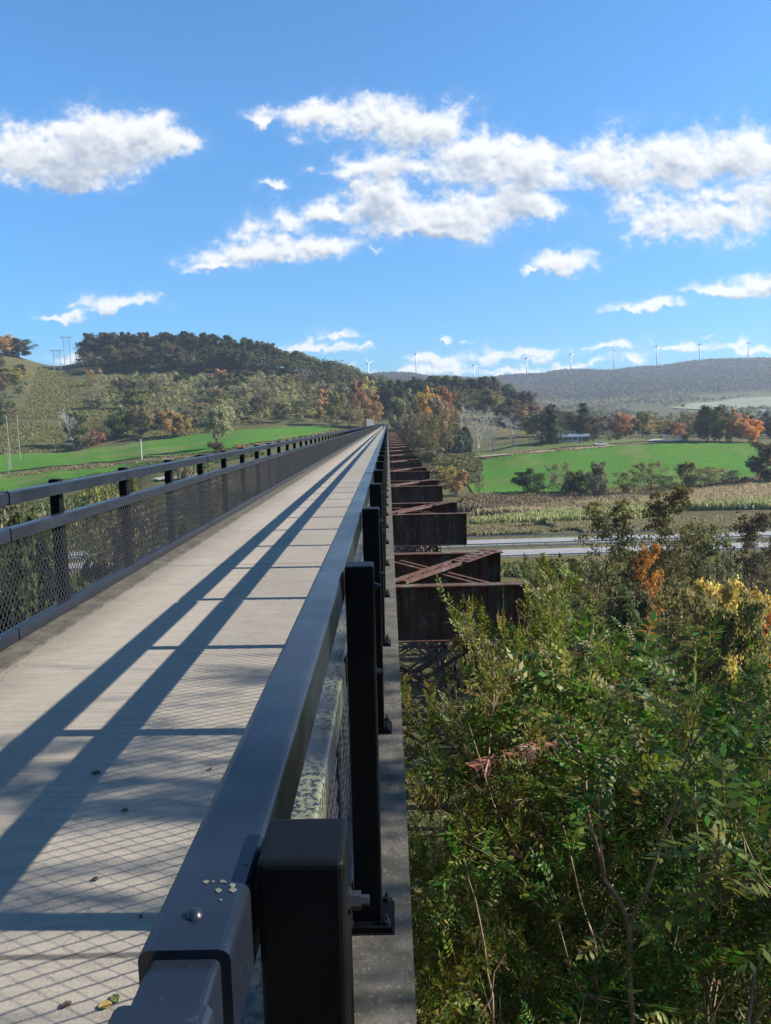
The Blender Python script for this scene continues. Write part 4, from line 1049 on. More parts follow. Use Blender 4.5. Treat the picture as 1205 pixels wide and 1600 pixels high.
# --- stuff: brush, reeds, corn, far woods
def scatter(name, poly, n, hgt, wid, mats, seed, lean=.25, blades=3, clump=None, step=None, parent=None):
    r = np.random.default_rng(seed); P = np.array(poly); lo, hi = P.min(0), P.max(0)
    X = r.uniform(lo[0], hi[0], n*3); Y = r.uniform(lo[1], hi[1], n*3); k = in_poly(X, Y, poly)
    if clump is not None:
        k &= fbm2(X, Y, 3, seed, clump[0]) > clump[1]
    X, Y = X[k][:n], Y[k][:n]; n = len(X)
    B = np.stack([X, Y, H(X, Y)], -1); VV = []; 
    for b in range(blades):
        h = hgt * r.uniform(.5, 1.25, n); az = r.random(n)*6.283; t = np.stack([np.cos(az), np.sin(az), az*0], -1) * (wid * r.uniform(.5, 1.4, n))[:, None] * .5
        ln = r.normal(size=(n, 3)) * (lean*hgt); ln[:, 2] = h; o = r.normal(size=(n, 3)) * wid*.4; o[:, 2] = 0
        a = B + o; VV.append(np.stack([a - t*.5, a + t*.5, a + ln*.7 + t, a + ln - t*.6], 1))
    VV = np.concatenate(VV, 0); m = len(VV); mi = r.integers(0, len(mats), m)
    return link(name, mesh_np(name, VV.reshape(-1, 3), np.arange(4*m).reshape(m, 4), [LEAF[c] for c in mats], mi=mi), kind='stuff')
def gp(*pts): return ground_poly(pts)
scatter('reeds', gp((700,800),(735,776),(800,776),(900,778),(1000,780),(1000,800),(880,802),(735,800)), 5200, 2.2, .8, ['reed', 'reed', 'scrub', 'deep'], 31, clump=(.06, .40))
scatter('roadside_grass', gp((640,840),(735,823),(1000,816),(1300,800),(1300,820),(1000,832),(735,838)), 14000, 1.0, .6, ['scrub', 'reed', 'olive', 'reed'], 32, clump=(.07, .36))
scatter('corn_field', gp((735,820),(860,806),(990,798),(1205,786),(1300,780),(1300,800),(1205,797),(1060,799),(990,813),(860,820),(740,824)), 8500, 2.3, .55, ['corn', 'corn', 'corndry'], 33, lean=.15)
scatter('dry_corn_field', gp((735,806),(850,797),(1000,778),(1205,759),(1320,754),(1320,782),(1205,788),(1040,797),(900,806)), 15000, 2.2, .6, ['corndry', 'corndry', 'reed'], 34, lean=.15)
scatter('undergrowth', [(6,60),(30,45),(120,80),(160,158),(20,158),(5,110)], 22000, 1.3, .7, ['scrub', 'olive', 'tan', 'deep', 'green'], 35, clump=(.05, .44))
scatter('undergrowth', [(4,20),(30,10),(60,60),(8,70)], 16000, .9, .22, ['olive', 'deep', 'green', 'scrub'], 36, clump=(.09, .25))
scatter('field_edge_brush', gp((715,783),(735,778),(800,775),(900,771),(1000,766),(1100,760),(1205,748),(1300,738),(1300,754),(1205,762),(1100,770),(1000,778),(735,790)), 3600, 1.7, 1.3, ['deep', 'scrub', 'olive', 'tan'], 37, clump=(.05, .38))
scatter('hedge_brush', gp((-60,748),(0,741),(150,726),(270,715),(345,708),(420,692),(520,672),(528,678),(430,700),(345,716),(280,720),(150,733),(0,748),(-60,757)), 6000, 1.0, .9, ['scrub', 'reed', 'tan', 'olive'], 38, clump=(.06, .42))
scatter('slope_brush', gp((-120,716),(0,711),(100,706),(150,698),(300,680),(515,662),(540,650),(520,640),(300,650),(150,640),(140,580),(60,574),(40,640),(-120,650)), 13000, 1.1, 1.1, ['scrub', 'olive', 'scrub', 'scrub', 'olive'], 39, clump=(.025, .40))
scatter('lawn_edge_grass', gp((660,726),(720,720),(800,713),(900,705),(960,699),(960,696),(900,701),(800,708),(720,714),(660,720)), 1500, .9, .9, ['reed', 'scrub', 'tan'], 40)
scatter('embankment_brush', [(4,340),(10,300),(40,330),(50,400),(34,455),(5,455)], 3500, 2.0, 2.0, ['olive', 'tan', 'green', 'scrub', 'deep'], 41, clump=(.05, .36))
scatter('valley_brush', [(-4,30),(-30,20),(-140,110),(-160,300),(-60,330),(-6,200)], 26000, 1.1, .7, ['deep', 'olive', 'dark', 'green'], 42, clump=(.04, .44))

def far_wood(name, n, region, hgt, mats, seed, per=9, size=3.0, keep=None):
    r = np.random.default_rng(seed); x0, x1, y0, y1 = region
    X = r.uniform(x0, x1, n); Y = r.uniform(y0, y1, n)
    if keep is not None: k = keep(X, Y); X, Y = X[k], Y[k]
    n = len(X); h = hgt * r.uniform(.65, 1.2, n); B = np.stack([X, Y, H(X, Y)], -1); rr = h*.34
    g = norm(r.normal(size=(n, per, 3))) * (r.random((n, per, 1))**.4); g[..., 2] = np.abs(g[..., 2])*1.2 - .25
    C = B[:, None] + g * rr[:, None, None] + np.array([0, 0, 1.0]) * (h*.55)[:, None, None]
    V_, F_a, N_a = leaf_quads(C.reshape(-1, 3), size, size*.75, r, norm(g.reshape(-1, 3)), soft=.92)
    patch = fbm2(X, Y, 3, seed, .006); mi = np.clip((patch + r.normal(size=n)*.13 - .2)/.6*len(mats), 0, len(mats)-1).astype(int)
    return link(name, mesh_np(name, V_, F_a, [LEAF[c] for c in mats], mi=np.repeat(mi, per), N=N_a), kind='stuff')
LEAF['ridge2'] = mat_leaf('leaf_ridge_purple', (.096, .066, .054), .1, .3, .02)
LEAF['ridge3'] = mat_leaf('leaf_ridge_green', (.050, .056, .034), .1, .3, .02)
far_wood('ridge_forest', 26000, (-350, 1750, 1950, 2950), 15, ['ridge3', 'ridge', 'ridge2', 'ridge', 'ridge3'], 51, per=10, size=4.2,
         keep=lambda X, Y: (X / Y > -.06) & (X/Y < .62))
far_wood('far_valley_wood', 7000, (60, 1100, 640, 1980), 12, ['deep', 'olive', 'ridge', 'dark', 'tan'], 52, per=12, size=3.0,
         keep=lambda X, Y: (X/Y > .17) & (X/Y < .62) & ~in_poly(X, Y, PALE) & ((fbm2(X, Y, 3, 9, .006) > .46) | (Y < 800)))
far_wood('hilltop_forest', 2600, (-420, 60, 690, 880), 20, ['deep', 'dark', 'deep', 'olive'], 53, per=34, size=1.9,
         keep=lambda X, Y: (X/Y > -.405) & (X/Y < .02))
far_wood('hilltop_forest', 500, (-500, -330, 760, 900), 18, ['rust', 'olive', 'dark'], 55, per=22, size=2.4, keep=lambda X, Y: (X/Y < -.50))
far_wood('hill_forest', 1500, (-10, 160, 590, 860), 18, ['deep', 'dark', 'olive'], 54, per=34, size=1.8, keep=lambda X, Y: (X/Y > -.01) & (X/Y < .2))

SLOPE = ground_poly([(140,596),(300,594),(450,598),(520,604),(600,618),(600,655),(545,664),(515,660),(400,664),(300,672),(230,672),(200,650),(150,640)])
far_wood('slope_wood', 1900, (min(p[0] for p in SLOPE), max(p[0] for p in SLOPE), min(p[1] for p in SLOPE), max(p[1] for p in SLOPE)), 9, ['grey', 'tan', 'olive', 'grey', 'tan', 'olive', 'scrub'], 56, per=60, size=1.0, keep=lambda X, Y: in_poly(X, Y, SLOPE))

# ------------------------------------------------------------------ leafy trees close to the right of the walkway
def pinnate(pts, dirs, nleaf, r):
    k = r.integers(0, len(pts), nleaf)
    B = pts[k] + r.normal(size=(nleaf, 3))*.06; D = norm(dirs[k]*.5 + r.normal(size=(nleaf, 3))*.7 + np.array([0, 0, .12]))
    up = np.array([0, 0, 1.0]); N = norm(up[None] + r.normal(size=(nleaf, 3))*.45); N = norm(N - D*np.sum(N*D, 1, keepdims=True)); Sd = np.cross(D, N)
    L = r.uniform(.26, .54, nleaf)[:, None]; VV = []
    npair = 6; droop = r.uniform(.02, .22, nleaf)[:, None]
    def rach(f): return B + D*L*f - up[None]*L*droop*f*f
    for j in range(npair):
        f = (j + 1.2)/(npair + .6)
        for sgn in (-1, 1):
            P = rach(f); d = norm(D*r.uniform(.35, .75, (nleaf, 1)) + Sd*sgn - up[None]*r.uniform(-.05, .35, (nleaf, 1)))
            l = L*r.uniform(.20, .29, (nleaf, 1)) * (1 - .35*abs(f - .5)); w = l*.42; pr = np.cross(d, N + r.normal(size=(nleaf, 3))*.25); pr = norm(pr)
            VV.append(np.stack([P, P + d*l*.45 + pr*w*.5, P + d*l, P + d*l*.45 - pr*w*.5], 1))
    P = rach(1.0); d = D; l = L*.27; w = l*.38
    VV.append(np.stack([P, P + d*l*.45 + Sd*w*.5, P + d*l, P + d*l*.45 - Sd*w*.5], 1))
    nl = len(VV)*nleaf
    VV.append(np.stack([B, B + N*.002 + Sd*.003, rach(1.0), rach(.5) - Sd*.003], 1))
    V_ = np.concatenate(VV).reshape(-1, 3); m = len(V_)//4
    mi = np.zeros(m, int); yl = r.random(nleaf) < .24; mi[:nl] = np.tile(yl, nl//nleaf).astype(int); mi[nl:] = 1
    return V_, np.arange(4*m).reshape(m, 4), mi
def fg_tree(seed, h, spread, stems, nleaf, low=.22):
    r = np.random.default_rng(seed)
    b, t = skeleton(r, h, spread, .05, 9*stems, low, .75, lean=.05, sub=5, stems=stems, wob=.05)
    pts = []; dirs = []
    for i, (p, rr) in enumerate(b):
        p = [np.asarray(q) for q in p]; n = len(p)
        for j in range(n - 1):
            if len(p) > 8 and j < n*.45: continue
            if len(p) == 6 and j < 2: continue
            for q in range(3):
                f = r.random(); pts.append(p[j]*(1-f) + p[j+1]*f); dirs.append(norm(p[j+1] - p[j]))
    V_, F_a, mi = pinnate(np.array(pts), np.array(dirs), nleaf, r)
    cme = mesh_np('leafy_crown', V_, F_a, [LEAF['near'], LEAF['near2']], mi=mi)
    tb = MB()
    for i, (p, rr) in enumerate(b): tb.tube([Vector(x) for x in p], [max(x, .004) for x in rr], 7 if max(rr) > .03 else 4, cap=False)
    tme = mesh_np('leafy_trunk', tb.v, tb.f, M_TWIG, smooth=True)
    return dict(trunk=tme, crown=cme, h=h)
FG = [fg_tree(900 + i, 8.5, 2.3, 3 + i % 2, 1150) for i in range(4)]
def leafy(i, x, y, top, sc_, rz, label, group=None):
    k = FG[i]; gz = hz(x, y) - .3; o = empty('leafy_tree', (x, y, gz), rz, label=label, cat='tree', group=group); s = (top - gz)/k['h']; o.scale = (sc_, sc_, s)
    link('trunk', k['trunk'], o); link('crown', k['crown'], o); return o
leafy(0, 1.62, 11.0, -.95, .60, .3, 'bright leafy tree reaching up in front of the nearest rusty girder')
leafy(1, 2.95, 8.4, -1.45, .95, 1.2, 'leafy tree with forking brown stems in the middle of the right foreground')
leafy(2, 4.5, 9.6, -1.75, .95, 2.0, 'leafy tree at the right edge of the foreground, top tier in sun')
leafy(3, 3.1, 13.2, -3.6, .95, 4.0, 'leafy tree behind the forking one, just right of the girder tree')
leafy(1, 1.15, 8.2, -2.5, .62, 5.1, 'low leafy tree close against the deck edge below the girder')
leafy(2, .95, 6.3, -2.75, .55, .8, 'lowest leafy tree at the bottom beside the deck edge')
leafy(0, 2.4, 6.5, -2.3, .80, 2.6, 'shaded leafy tree at the bottom middle of the right foreground')
leafy(3, 3.9, 7.2, -2.0, .85, .9, 'shaded leafy tree at the bottom right corner')
leafy(1, 6.0, 12.6, -2.9, 1.0, 3.3, 'leafy tree farther back at the right edge, behind the sunlit one')
leafy(2, 1.9, 9.2, -2.4, .70, 4.4, 'leafy tree between the deck edge tree and the forking one')
leafy(0, 1.0, 9.9, -3.0, .50, 3.0, 'low leafy tree in front of the tower bracing, beside the deck edge')
leafy(3, .75, 7.3, -3.4, .45, 1.7, 'small shaded leafy tree under the deck edge at the bottom')
leafy(1, 1.1, 5.2, -3.2, .50, 2.2, 'leafy tree cut off by the bottom of the picture beside the deck')
leafy(3, 4.6, 14.5, -3.9, 1.0, 5.5, 'leafy tree at the back of the foreground thicket, middle right')
SH = 'tall leafy trees beside the walkway outside the picture'
for i, x, y, top, sp_w in ((0, 7.0, 3.8, 5.7, .55), (1, 6.4, .8, 5.6, .5), (2, 7.4, 6.2, 1.7, .9), (3, 8.4, 8.6, 1.3, .9), (1, 10.2, 11.2, 1.5, .9), (0, 12.2, 14.2, 1.0, .9)):
    leafy(i, x, y, top, sp_w, i*1.3, 'tall leafy tree beside the walkway shading the thicket', SH)
leafy(2, 1.0, 13.0, -5.6, .6, 2.2, 'leafy tree low behind the deck edge, under the nearest girder')
leafy(1, .9, 16.5, -7.4, .6, 1.2, 'leafy tree standing among the braces of the nearest tower')
leafy(0, 2.3, 17.5, -4.6, .7, 5.2, 'leafy tree right beside the leg of the nearest tower')
# a sapling whose bare forked stems stand in front of the leaves
r_s = np.random.default_rng(404)
sap = empty('leafy_tree', at(985, 1700, 5.9), label='slender sapling with bare forking tan stems in front of the thicket', cat='tree')
o_ = sap.location.copy(); stems = MB(); lp = []; ldr = []
def stem_px(pts, r0, r1, leaf=0.0):
    P = [at(u, v, y) - o_ for u, v, y in pts]; Q = []
    for a, b in zip(P[:-1], P[1:]):
        for f in (0, .33, .66): Q.append(a.lerp(b, f) + Vector(tuple(r_s.normal(size=3)*.012)))
    Q.append(P[-1]); n = len(Q); stems.tube(Q, [r0 + (r1 - r0)*i/(n-1) for i in range(n)], 6, cap=False)
    for i in range(n-1):
        if i/(n-1) < leaf: continue
        d = (Q[i+1] - Q[i]).normalized()
        for k in range(5): f = r_s.random(); lp.append(tuple(Q[i].lerp(Q[i+1], f))); ldr.append(tuple(d))
stem_px([(985,1700,5.90),(985,1590,5.90),(983,1440,5.95)], .030, .024, 2)
stem_px([(983,1440,5.95),(945,1370,6.00),(917,1270,6.10),(905,1180,6.20),(893,1105,6.30),(888,1020,6.40)], .022, .006, .55)
stem_px([(983,1440,5.95),(1020,1365,5.90),(1050,1265,5.85),(1075,1180,5.80),(1110,1110,5.80)], .020, .006, .5)
stem_px([(945,1370,6.00),(935,1250,5.90),(945,1160,5.80)], .010, .003, .5); stem_px([(1050,1265,5.85),(1110,1225,5.80),(1170,1170,5.70)], .010, .003, .4)
stem_px([(905,1180,6.20),(860,1120,6.30),(815,1095,6.30)], .009, .003, .4); stem_px([(905,1180,6.20),(960,1090,6.10),(1010,1060,6.00)], .009, .003, .4)
stem_px([(1075,1180,5.80),(1090,1100,5.80),(1085,1040,5.90)], .008, .003, .4)
stem_px([(935,1700,6.30),(938,1560,6.30),(930,1470,6.35),(905,1390,6.40),(880,1290,6.40)], .018, .006, .75); stem_px([(1125,1700,6.00),(1128,1560,6.00),(1126,1430,6.00),(1118,1300,6.05),(1130,1200,6.10)], .017, .005, .65)
stem_px([(1138,1700,6.10),(1145,1540,6.10),(1185,1440,6.10),(1240,1360,6.10)], .016, .006, .7); stem_px([(780,1700,5.40),(768,1560,5.40),(748,1440,5.40),(725,1340,5.50)], .014, .004, 2)
stem_px([(740,1700,5.00),(752,1590,5.00),(790,1490,5.10)], .012, .004, 2)
link('trunk', stems.mesh('sapling_stems', M_TWIG, True), sap)
cw_ = pinnate(np.array(lp), np.array(ldr), 130, r_s)
link('crown', mesh_np('sapling_leaves', cw_[0], cw_[1], [LEAF['near'], LEAF['near2']], mi=cw_[2]), sap)

# ------------------------------------------------------------------ buildings, vehicle, poles, signs
M_WHITE = simple('white_paint', (.42, .42, .40), .6, .06, 1)
M_BRICK = simple('brick', (.17, .068, .045), .9, .3, 8)
M_ROOF = simple('metal_roof', (.12, .14, .17), .45, .15, 1.5)
M_GLASS = simple('window_glass', (.02, .025, .03), .1, .2, 1)
M_WOODP = simple('weathered_pole', (.20, .175, .15), .9, .2, 2)
M_PALEP = simple('pale_pole', (.22, .21, .19), .8, .12, 2)
M_DARKM = simple('dark_rubber', (.015, .015, .016), .7, .2, 2)
hp = ground_hit(899, 690); hp.z = hz(hp.x, hp.y + 3)
ho = empty('house', hp, math.radians(-8), label='low ranch house with blue grey roof and brick end behind the lawn', cat='house')
m = MB(); m.box(-7, 3.6, -4, 4, -.8, 2.7); m.build('wall', M_WHITE, ho)
m = MB(); m.box(3.61, 7, -4.2, 4.2, -.8, 2.7); m.build('brick_wall', M_BRICK, ho)
m = MB()
for y0, y1, z0, z1 in ((-5, 0, 2.55, 4.1), (5, 0, 2.55, 4.1)):
    m.add([(-8, y0, z0), (7.9, y0, z0), (7.9, y1, z1), (-8, y1, z1), (-8, y0, z0+.18), (7.9, y0, z0+.18), (7.9, y1, z1+.18), (-8, y1, z1+.18)], [(0,1,2,3),(4,7,6,5),(0,4,5,1),(1,5,6,2),(3,2,6,7),(0,3,7,4)])
m.add([(7.0, -4.2, 2.7), (7.0, 4.2, 2.7), (7.0, 0, 4.05)], [(0,1,2)])
rf = m.build('roof', M_ROOF, ho)
m = MB(); m.box(3.2, 4.3, -.9, .3, 3.4, 5.2); m.box(3.1, 4.4, -1.0, .4, 5.2, 5.35); m.build('chimney', M_BRICK, rf)
for x, w in ((-5.6, 1.5), (-3.1, 1.2), (-.6, 1.8), (5.2, 1.3)):
    y = -4.02 if x < 3 else -4.22
    m = MB(); m.box(x-w/2-.12, x+w/2+.12, y-.06, y, .75, 2.25); wn = m.build('window', M_WHITE, ho)
    m = MB(); m.box(x-w/2, x+w/2, y-.075, y-.062, .87, 2.13); m.build('pane', M_GLASS, wn)
m = MB(); m.box(1.6, 2.6, -4.06, -4.001, -.2, 2.1); m.build('door', simple('door_red', (.12, .05, .04), .6), ho)

tp = ground_hit(938, 698)
tr = empty('pickup_truck', tp + Vector((0, 0, .35)), math.radians(8), label='white pickup truck parked on the grass beside the house', cat='pickup truck'); tr.scale = (1.35, 1.35, 1.35)
def prof(pts, w, name, mat, par, bev=.06):
    m = MB(); n = len(pts); m.add([(x, -w/2, z) for x, z in pts] + [(x, w/2, z) for x, z in pts], [tuple(range(n)), tuple(range(n, 2*n))[::-1]] + [(k, k+n, (k+1) % n + n, (k+1) % n) for k in range(n)])
    return m.build(name, mat, par, bevel=bev)
prof([(-2.7, .45), (2.65, .45), (2.7, .75), (2.65, 1.0), (1.25, 1.08), (-.6, 1.08), (-2.7, 1.08)], 1.9, 'body', M_WHITE, tr)
cabm = prof([(-.62, 1.05), (1.3, 1.05), (.62, 1.72), (-.45, 1.74)], 1.7, 'cab', M_WHITE, tr)
for s in (-1, 1):
    m = MB(); y = s*.855; m.add([(-.45, y, 1.15), (1.0, y, 1.15), (.58, y, 1.62), (-.36, y, 1.62), (-.45, y+.02*s, 1.15), (1.0, y+.02*s, 1.15), (.58, y+.02*s, 1.62), (-.36, y+.02*s, 1.62)], [(0,1,2,3),(7,6,5,4),(0,4,5,1),(1,5,6,2),(2,6,7,3),(3,7,4,0)]); m.build('side_window', M_GLASS, cabm)
m = MB(); m.add([(1.20, -.7, 1.17), (1.20, .7, 1.17), (.70, .7, 1.66), (.70, -.7, 1.66), (1.23, -.7, 1.17), (1.23, .7, 1.17), (.73, .7, 1.66), (.73, -.7, 1.66)], [(0,1,2,3),(7,6,5,4),(0,4,5,1),(1,5,6,2),(2,6,7,3),(3,7,4,0)]); m.build('windscreen', M_GLASS, cabm)
for x in (-1.75, 1.75):
    for s in (-1, 1):
        wh = MB().lathe([(0, -.11), (.28, -.12), (.37, -.08), (.37, .08), (.28, .12), (0, .11)], 18, (x, s*.86, .37), axis=1).build('wheel', M_DARKM, tr, smooth=False)
        MB().lathe([(0, .125*s), (.2, .125*s), (.2, .1*s)], 14, (x, s*.86, .37), axis=1).build('rim', M_GALV, wh)
for s in (-1, 1):
    m = MB(); m.box(2.66, 2.72, s*.72-.16, s*.72+.16, .78, .95); m.build('headlight', M_GALV, tr)
    m = MB(); m.box(-2.72, -2.70, s*.85-.08, s*.85+.08, .7, 1.0); m.build('tail_light', simple('tail_red', (.25, .02, .02), .4), tr)

def pole(u, vb, vt, rad, mat, label, arms=(), y=None, group=None, name='utility_pole', cat='utility pole', px=None):
    p = ground_hit(u, vb) if y is None else at(u, vb, y)
    top = at(u, vt, p.y).z; hgt = top - p.z
    o = empty(name, (p.x, p.y, p.z - .5), label=label, cat=cat, group=group)
    MB().tube([(0, 0, 0), (0, 0, hgt*.5), (0, 0, hgt + .5)], [rad*1.2, rad, rad*.8], 8).build('pole', mat, o)
    for z, w in arms:
        m = MB(); m.box(-w/2, w/2, -.12, -.02, hgt - z, hgt - z + .14)
        a = m.build('crossarm', mat, o); m = MB()
        for q in (-.92, -.45, .45, .92): m.lathe([(0, .22), (.06, .18), (.06, .05), (.03, 0)], 6, (w/2*q, -.07, hgt - z + .14))
        m.build('insulator', M_GALV, a)
    return o
pole(17, 735, 650, .20, M_PALEP, 'left one of two tall pale poles at the left edge of the field')
pole(32, 719, 648, .20, M_PALEP, 'right one of two tall pale poles at the left edge of the field')
pole(14.5, 741, 706, .12, M_PALEP, 'short thin pole near the left frame edge by the hedge')
pole(222, 721, 686, .26, simple('white_post', (.40, .39, .37), .7, .08, 1), 'single stout white post between the two green fields on the left')
pole(1000, 691, 655, .16, M_WOODP, 'dark wooden utility pole by the lane right of the house', arms=((.6, 2.4),))
pole(766, 717, 640, .05, M_PALEP, 'slim pale pole on the lawn edge by the bare trees') if False else None
# twin-pole transmission towers on the skyline of the power line cut
def hframe(u, vb, vt, wpx, y, label):
    p = at(u, vb, y); p.z = hz(p.x, y); top = at(u, vt, y).z; h = top - p.z; w = wpx/FPX*y
    o = empty('transmission_tower', (p.x, p.y, p.z), math.radians(6), label=label, cat='transmission tower', group='transmission towers in the power line cut')
    for s in (-1, 1): MB().tube([(s*w/2, 0, -1), (s*w/2, 0, h)], [.30, .22], 7).build('pole', M_WOODP, o)
    m = MB(); m.box(-w*.95, w*.95, -.5, -.28, h - 1.9, h - 1.5); m.box(-w*.95, w*.95, .28, .5, h - 1.9, h - 1.5)
    a = m.build('crossarm', M_WOODP, o)
    for q in (-.9, 0, .9): MB().tube([(w*q, -.1, h - 1.9), (w*q, -.1, h - 3.4)], .12, 6).build('insulator', M_GALV, a)
    m = MB(); m.beam((-w/2, -.33, h - 2.2), (w/2, -.33, h*.55), .14, .14); m.beam((w/2, .33, h - 2.2), (-w/2, .33, h*.55), .14, .14); m.build('cross_brace', M_WOODP, o)
hframe(106.5, 571, 524, 9, 770, 'tallest twin-pole transmission tower on the skyline of the power line cut')
hframe(91, 586, 545, 9.5, 715, 'nearer twin-pole transmission tower below the skyline, left of the tallest')
hframe(125.5, 570, 541, 9.5, 800, 'farthest twin-pole transmission tower at the edge of the hilltop wood')
# white signs by the lane, and a small round one by the corn
def sign(u, vb, vt, w, hgt, label, y=None):
    p = ground_hit(u, vb); top = at(u, vt, p.y).z; H_ = top - p.z
    o = empty('sign', (p.x, p.y, p.z - .2), label=label, cat='sign')
    for s in (-1, 1): MB().tube([(s*w*.32, 0, 0), (s*w*.32, 0, H_ + .1)], .06, 6).build('post', M_WOODP, o)
    m = MB(); m.box(-w/2, w/2, -.12, -.065, H_ - hgt, H_ + .2); m.build('board', M_WHITE, o, bevel=.02)
sign(1041, 687, 679, 3.4, 1.8, 'white board sign on posts by the lane, left of the other white sign')
sign(1063, 687, 681, 4.2, 2.0, 'white board sign by the lane next to the yellow-green bush')
sign(1165, 798, 789, .9, .9, 'small white sign at the front of the corn near the right edge')
# far farmstead
for k, (u, v, y, w) in enumerate(((1195, 640, 1120, 14), (1140, 643, 1060, 10))):
    p = at(u, v, y); p.z = hz(p.x, y); 
    o = empty('farm_building', p, .3, label=['white farm building at the right edge below the pale field', 'small pale farm building left of the white one below the pale field'][k], cat='building')
    m = MB(); m.box(-w/2, w/2, -4, 4, -1, 5); m.add([(w/2, -4, 5), (w/2, 4, 5), (w/2, 0, 8)], [(0,1,2)]); m.add([(-w/2, -4, 5), (-w/2, 4, 5), (-w/2, 0, 8)], [(0,1,2)]); m.build('wall', M_WHITE, o)
    m = MB()
    for s in (-1, 1): m.add([(-w/2-.4, s*4.5, 4.7), (w/2+.4, s*4.5, 4.7), (w/2+.4, 0, 8.1), (-w/2-.4, 0, 8.1), (-w/2-.4, s*4.5, 4.95), (w/2+.4, s*4.5, 4.95), (w/2+.4, 0, 8.35), (-w/2-.4, 0, 8.35)], [(0,1,2,3),(4,7,6,5),(0,4,5,1),(1,5,6,2),(0,3,7,4)])
    m.build('roof', M_ROOF, o)

# ------------------------------------------------------------------ wind turbines along the ridge
M_TURB = simple('turbine_white', (.52, .53, .55), .5, .04, .1)
TB = [(575, 568, 603, 62, (20, 140, 258), 'only wind turbine seen left of the bridge, beside the hill wood'),
 (650, 553, 592, 80, (88, 208, 328), 'leftmost wind turbine right of the bridge, one blade straight up'),
 (741, 571, 595, 65, (118, 238, 358), 'wind turbine second right of the bridge, blade tipped left'),
 (823, 560, 591, 62, (122, 242, 2), 'wind turbine at the left foot of the rising ridge'),
 (892, 554, 585, 60, (125, 245, 5), 'wind turbine left of the one with three splayed blades'),
 (960, 547, 578, 20, (92, 212, 332), 'wind turbine facing us with three splayed blades'),
 (1027, 541, 573, 60, (120, 240, 0), 'wind turbine just right of the one with splayed blades'),
 (1094, 538, 569, 62, (130, 250, 10), 'wind turbine second from the right end of the ridge'),
 (1170, 536, 564, 70, (60, 180, 300), 'rightmost wind turbine on the ridge')]
towm = MB().tube([(0, 0, -14), (0, 0, 40), (0, 0, 79)], [2.6, 2.1, 1.5], 14).mesh('turbine_tower', M_TURB, True)
nac = MB(); nac.box(-1.7, 1.7, -2.2, 7, 79, 82.6); nacm = nac.mesh('turbine_nacelle', M_TURB)
hubm = MB().lathe([(0, 2.6), (1.0, 2.1), (1.6, .8), (1.7, -1.2)], 12, (0, 0, 0)).mesh('turbine_hub', M_TURB, True)
bl = MB(); secs = []
for r_, c, th in ((1.2, 1.6, 1.4), (5, 2.6, .9), (10, 3.0, .6), (20, 2.2, .42), (30, 1.4, .28), (37, .7, .14), (38.5, .2, .06)):
    secs.append([(-c*.35, -th/2, r_), (0, -th/2, r_), (c*.65, 0, r_), (0, th/2, r_), (-c*.35, th/2, r_)])
vs = [p for q in secs for p in q]; fs = []
for i in range(len(secs)-1):
    for k in range(5): fs.append((i*5+k, i*5+(k+1) % 5, (i+1)*5+(k+1) % 5, (i+1)*5+k))
fs += [(4,3,2,1,0), tuple(range(30, 35))]; blm_ = bl.add(vs, fs).mesh('turbine_blade', M_TURB)
for u, vh, vb, yw, bl_a, lab in TB:
    y = 2720.0; c = at(u, vh, y); sc_t = 1.0
    base = c.z - 81
    o = empty('wind_turbine', (c.x, y, base), math.radians(yw), label=lab, cat='wind turbine', group='wind turbines along the far ridge')
    link('tower', towm, o); link('nacelle', nacm, o)
    hb = link('hub', hubm, o, (0, -2.2, 80.8)); hb.rotation_euler = (math.radians(90), 0, 0)
    for a in bl_a:
        b_ = link('blade', blm_, o, (0, -3.2, 80.8)); b_.rotation_euler = (0, math.radians(90 - a), 0)

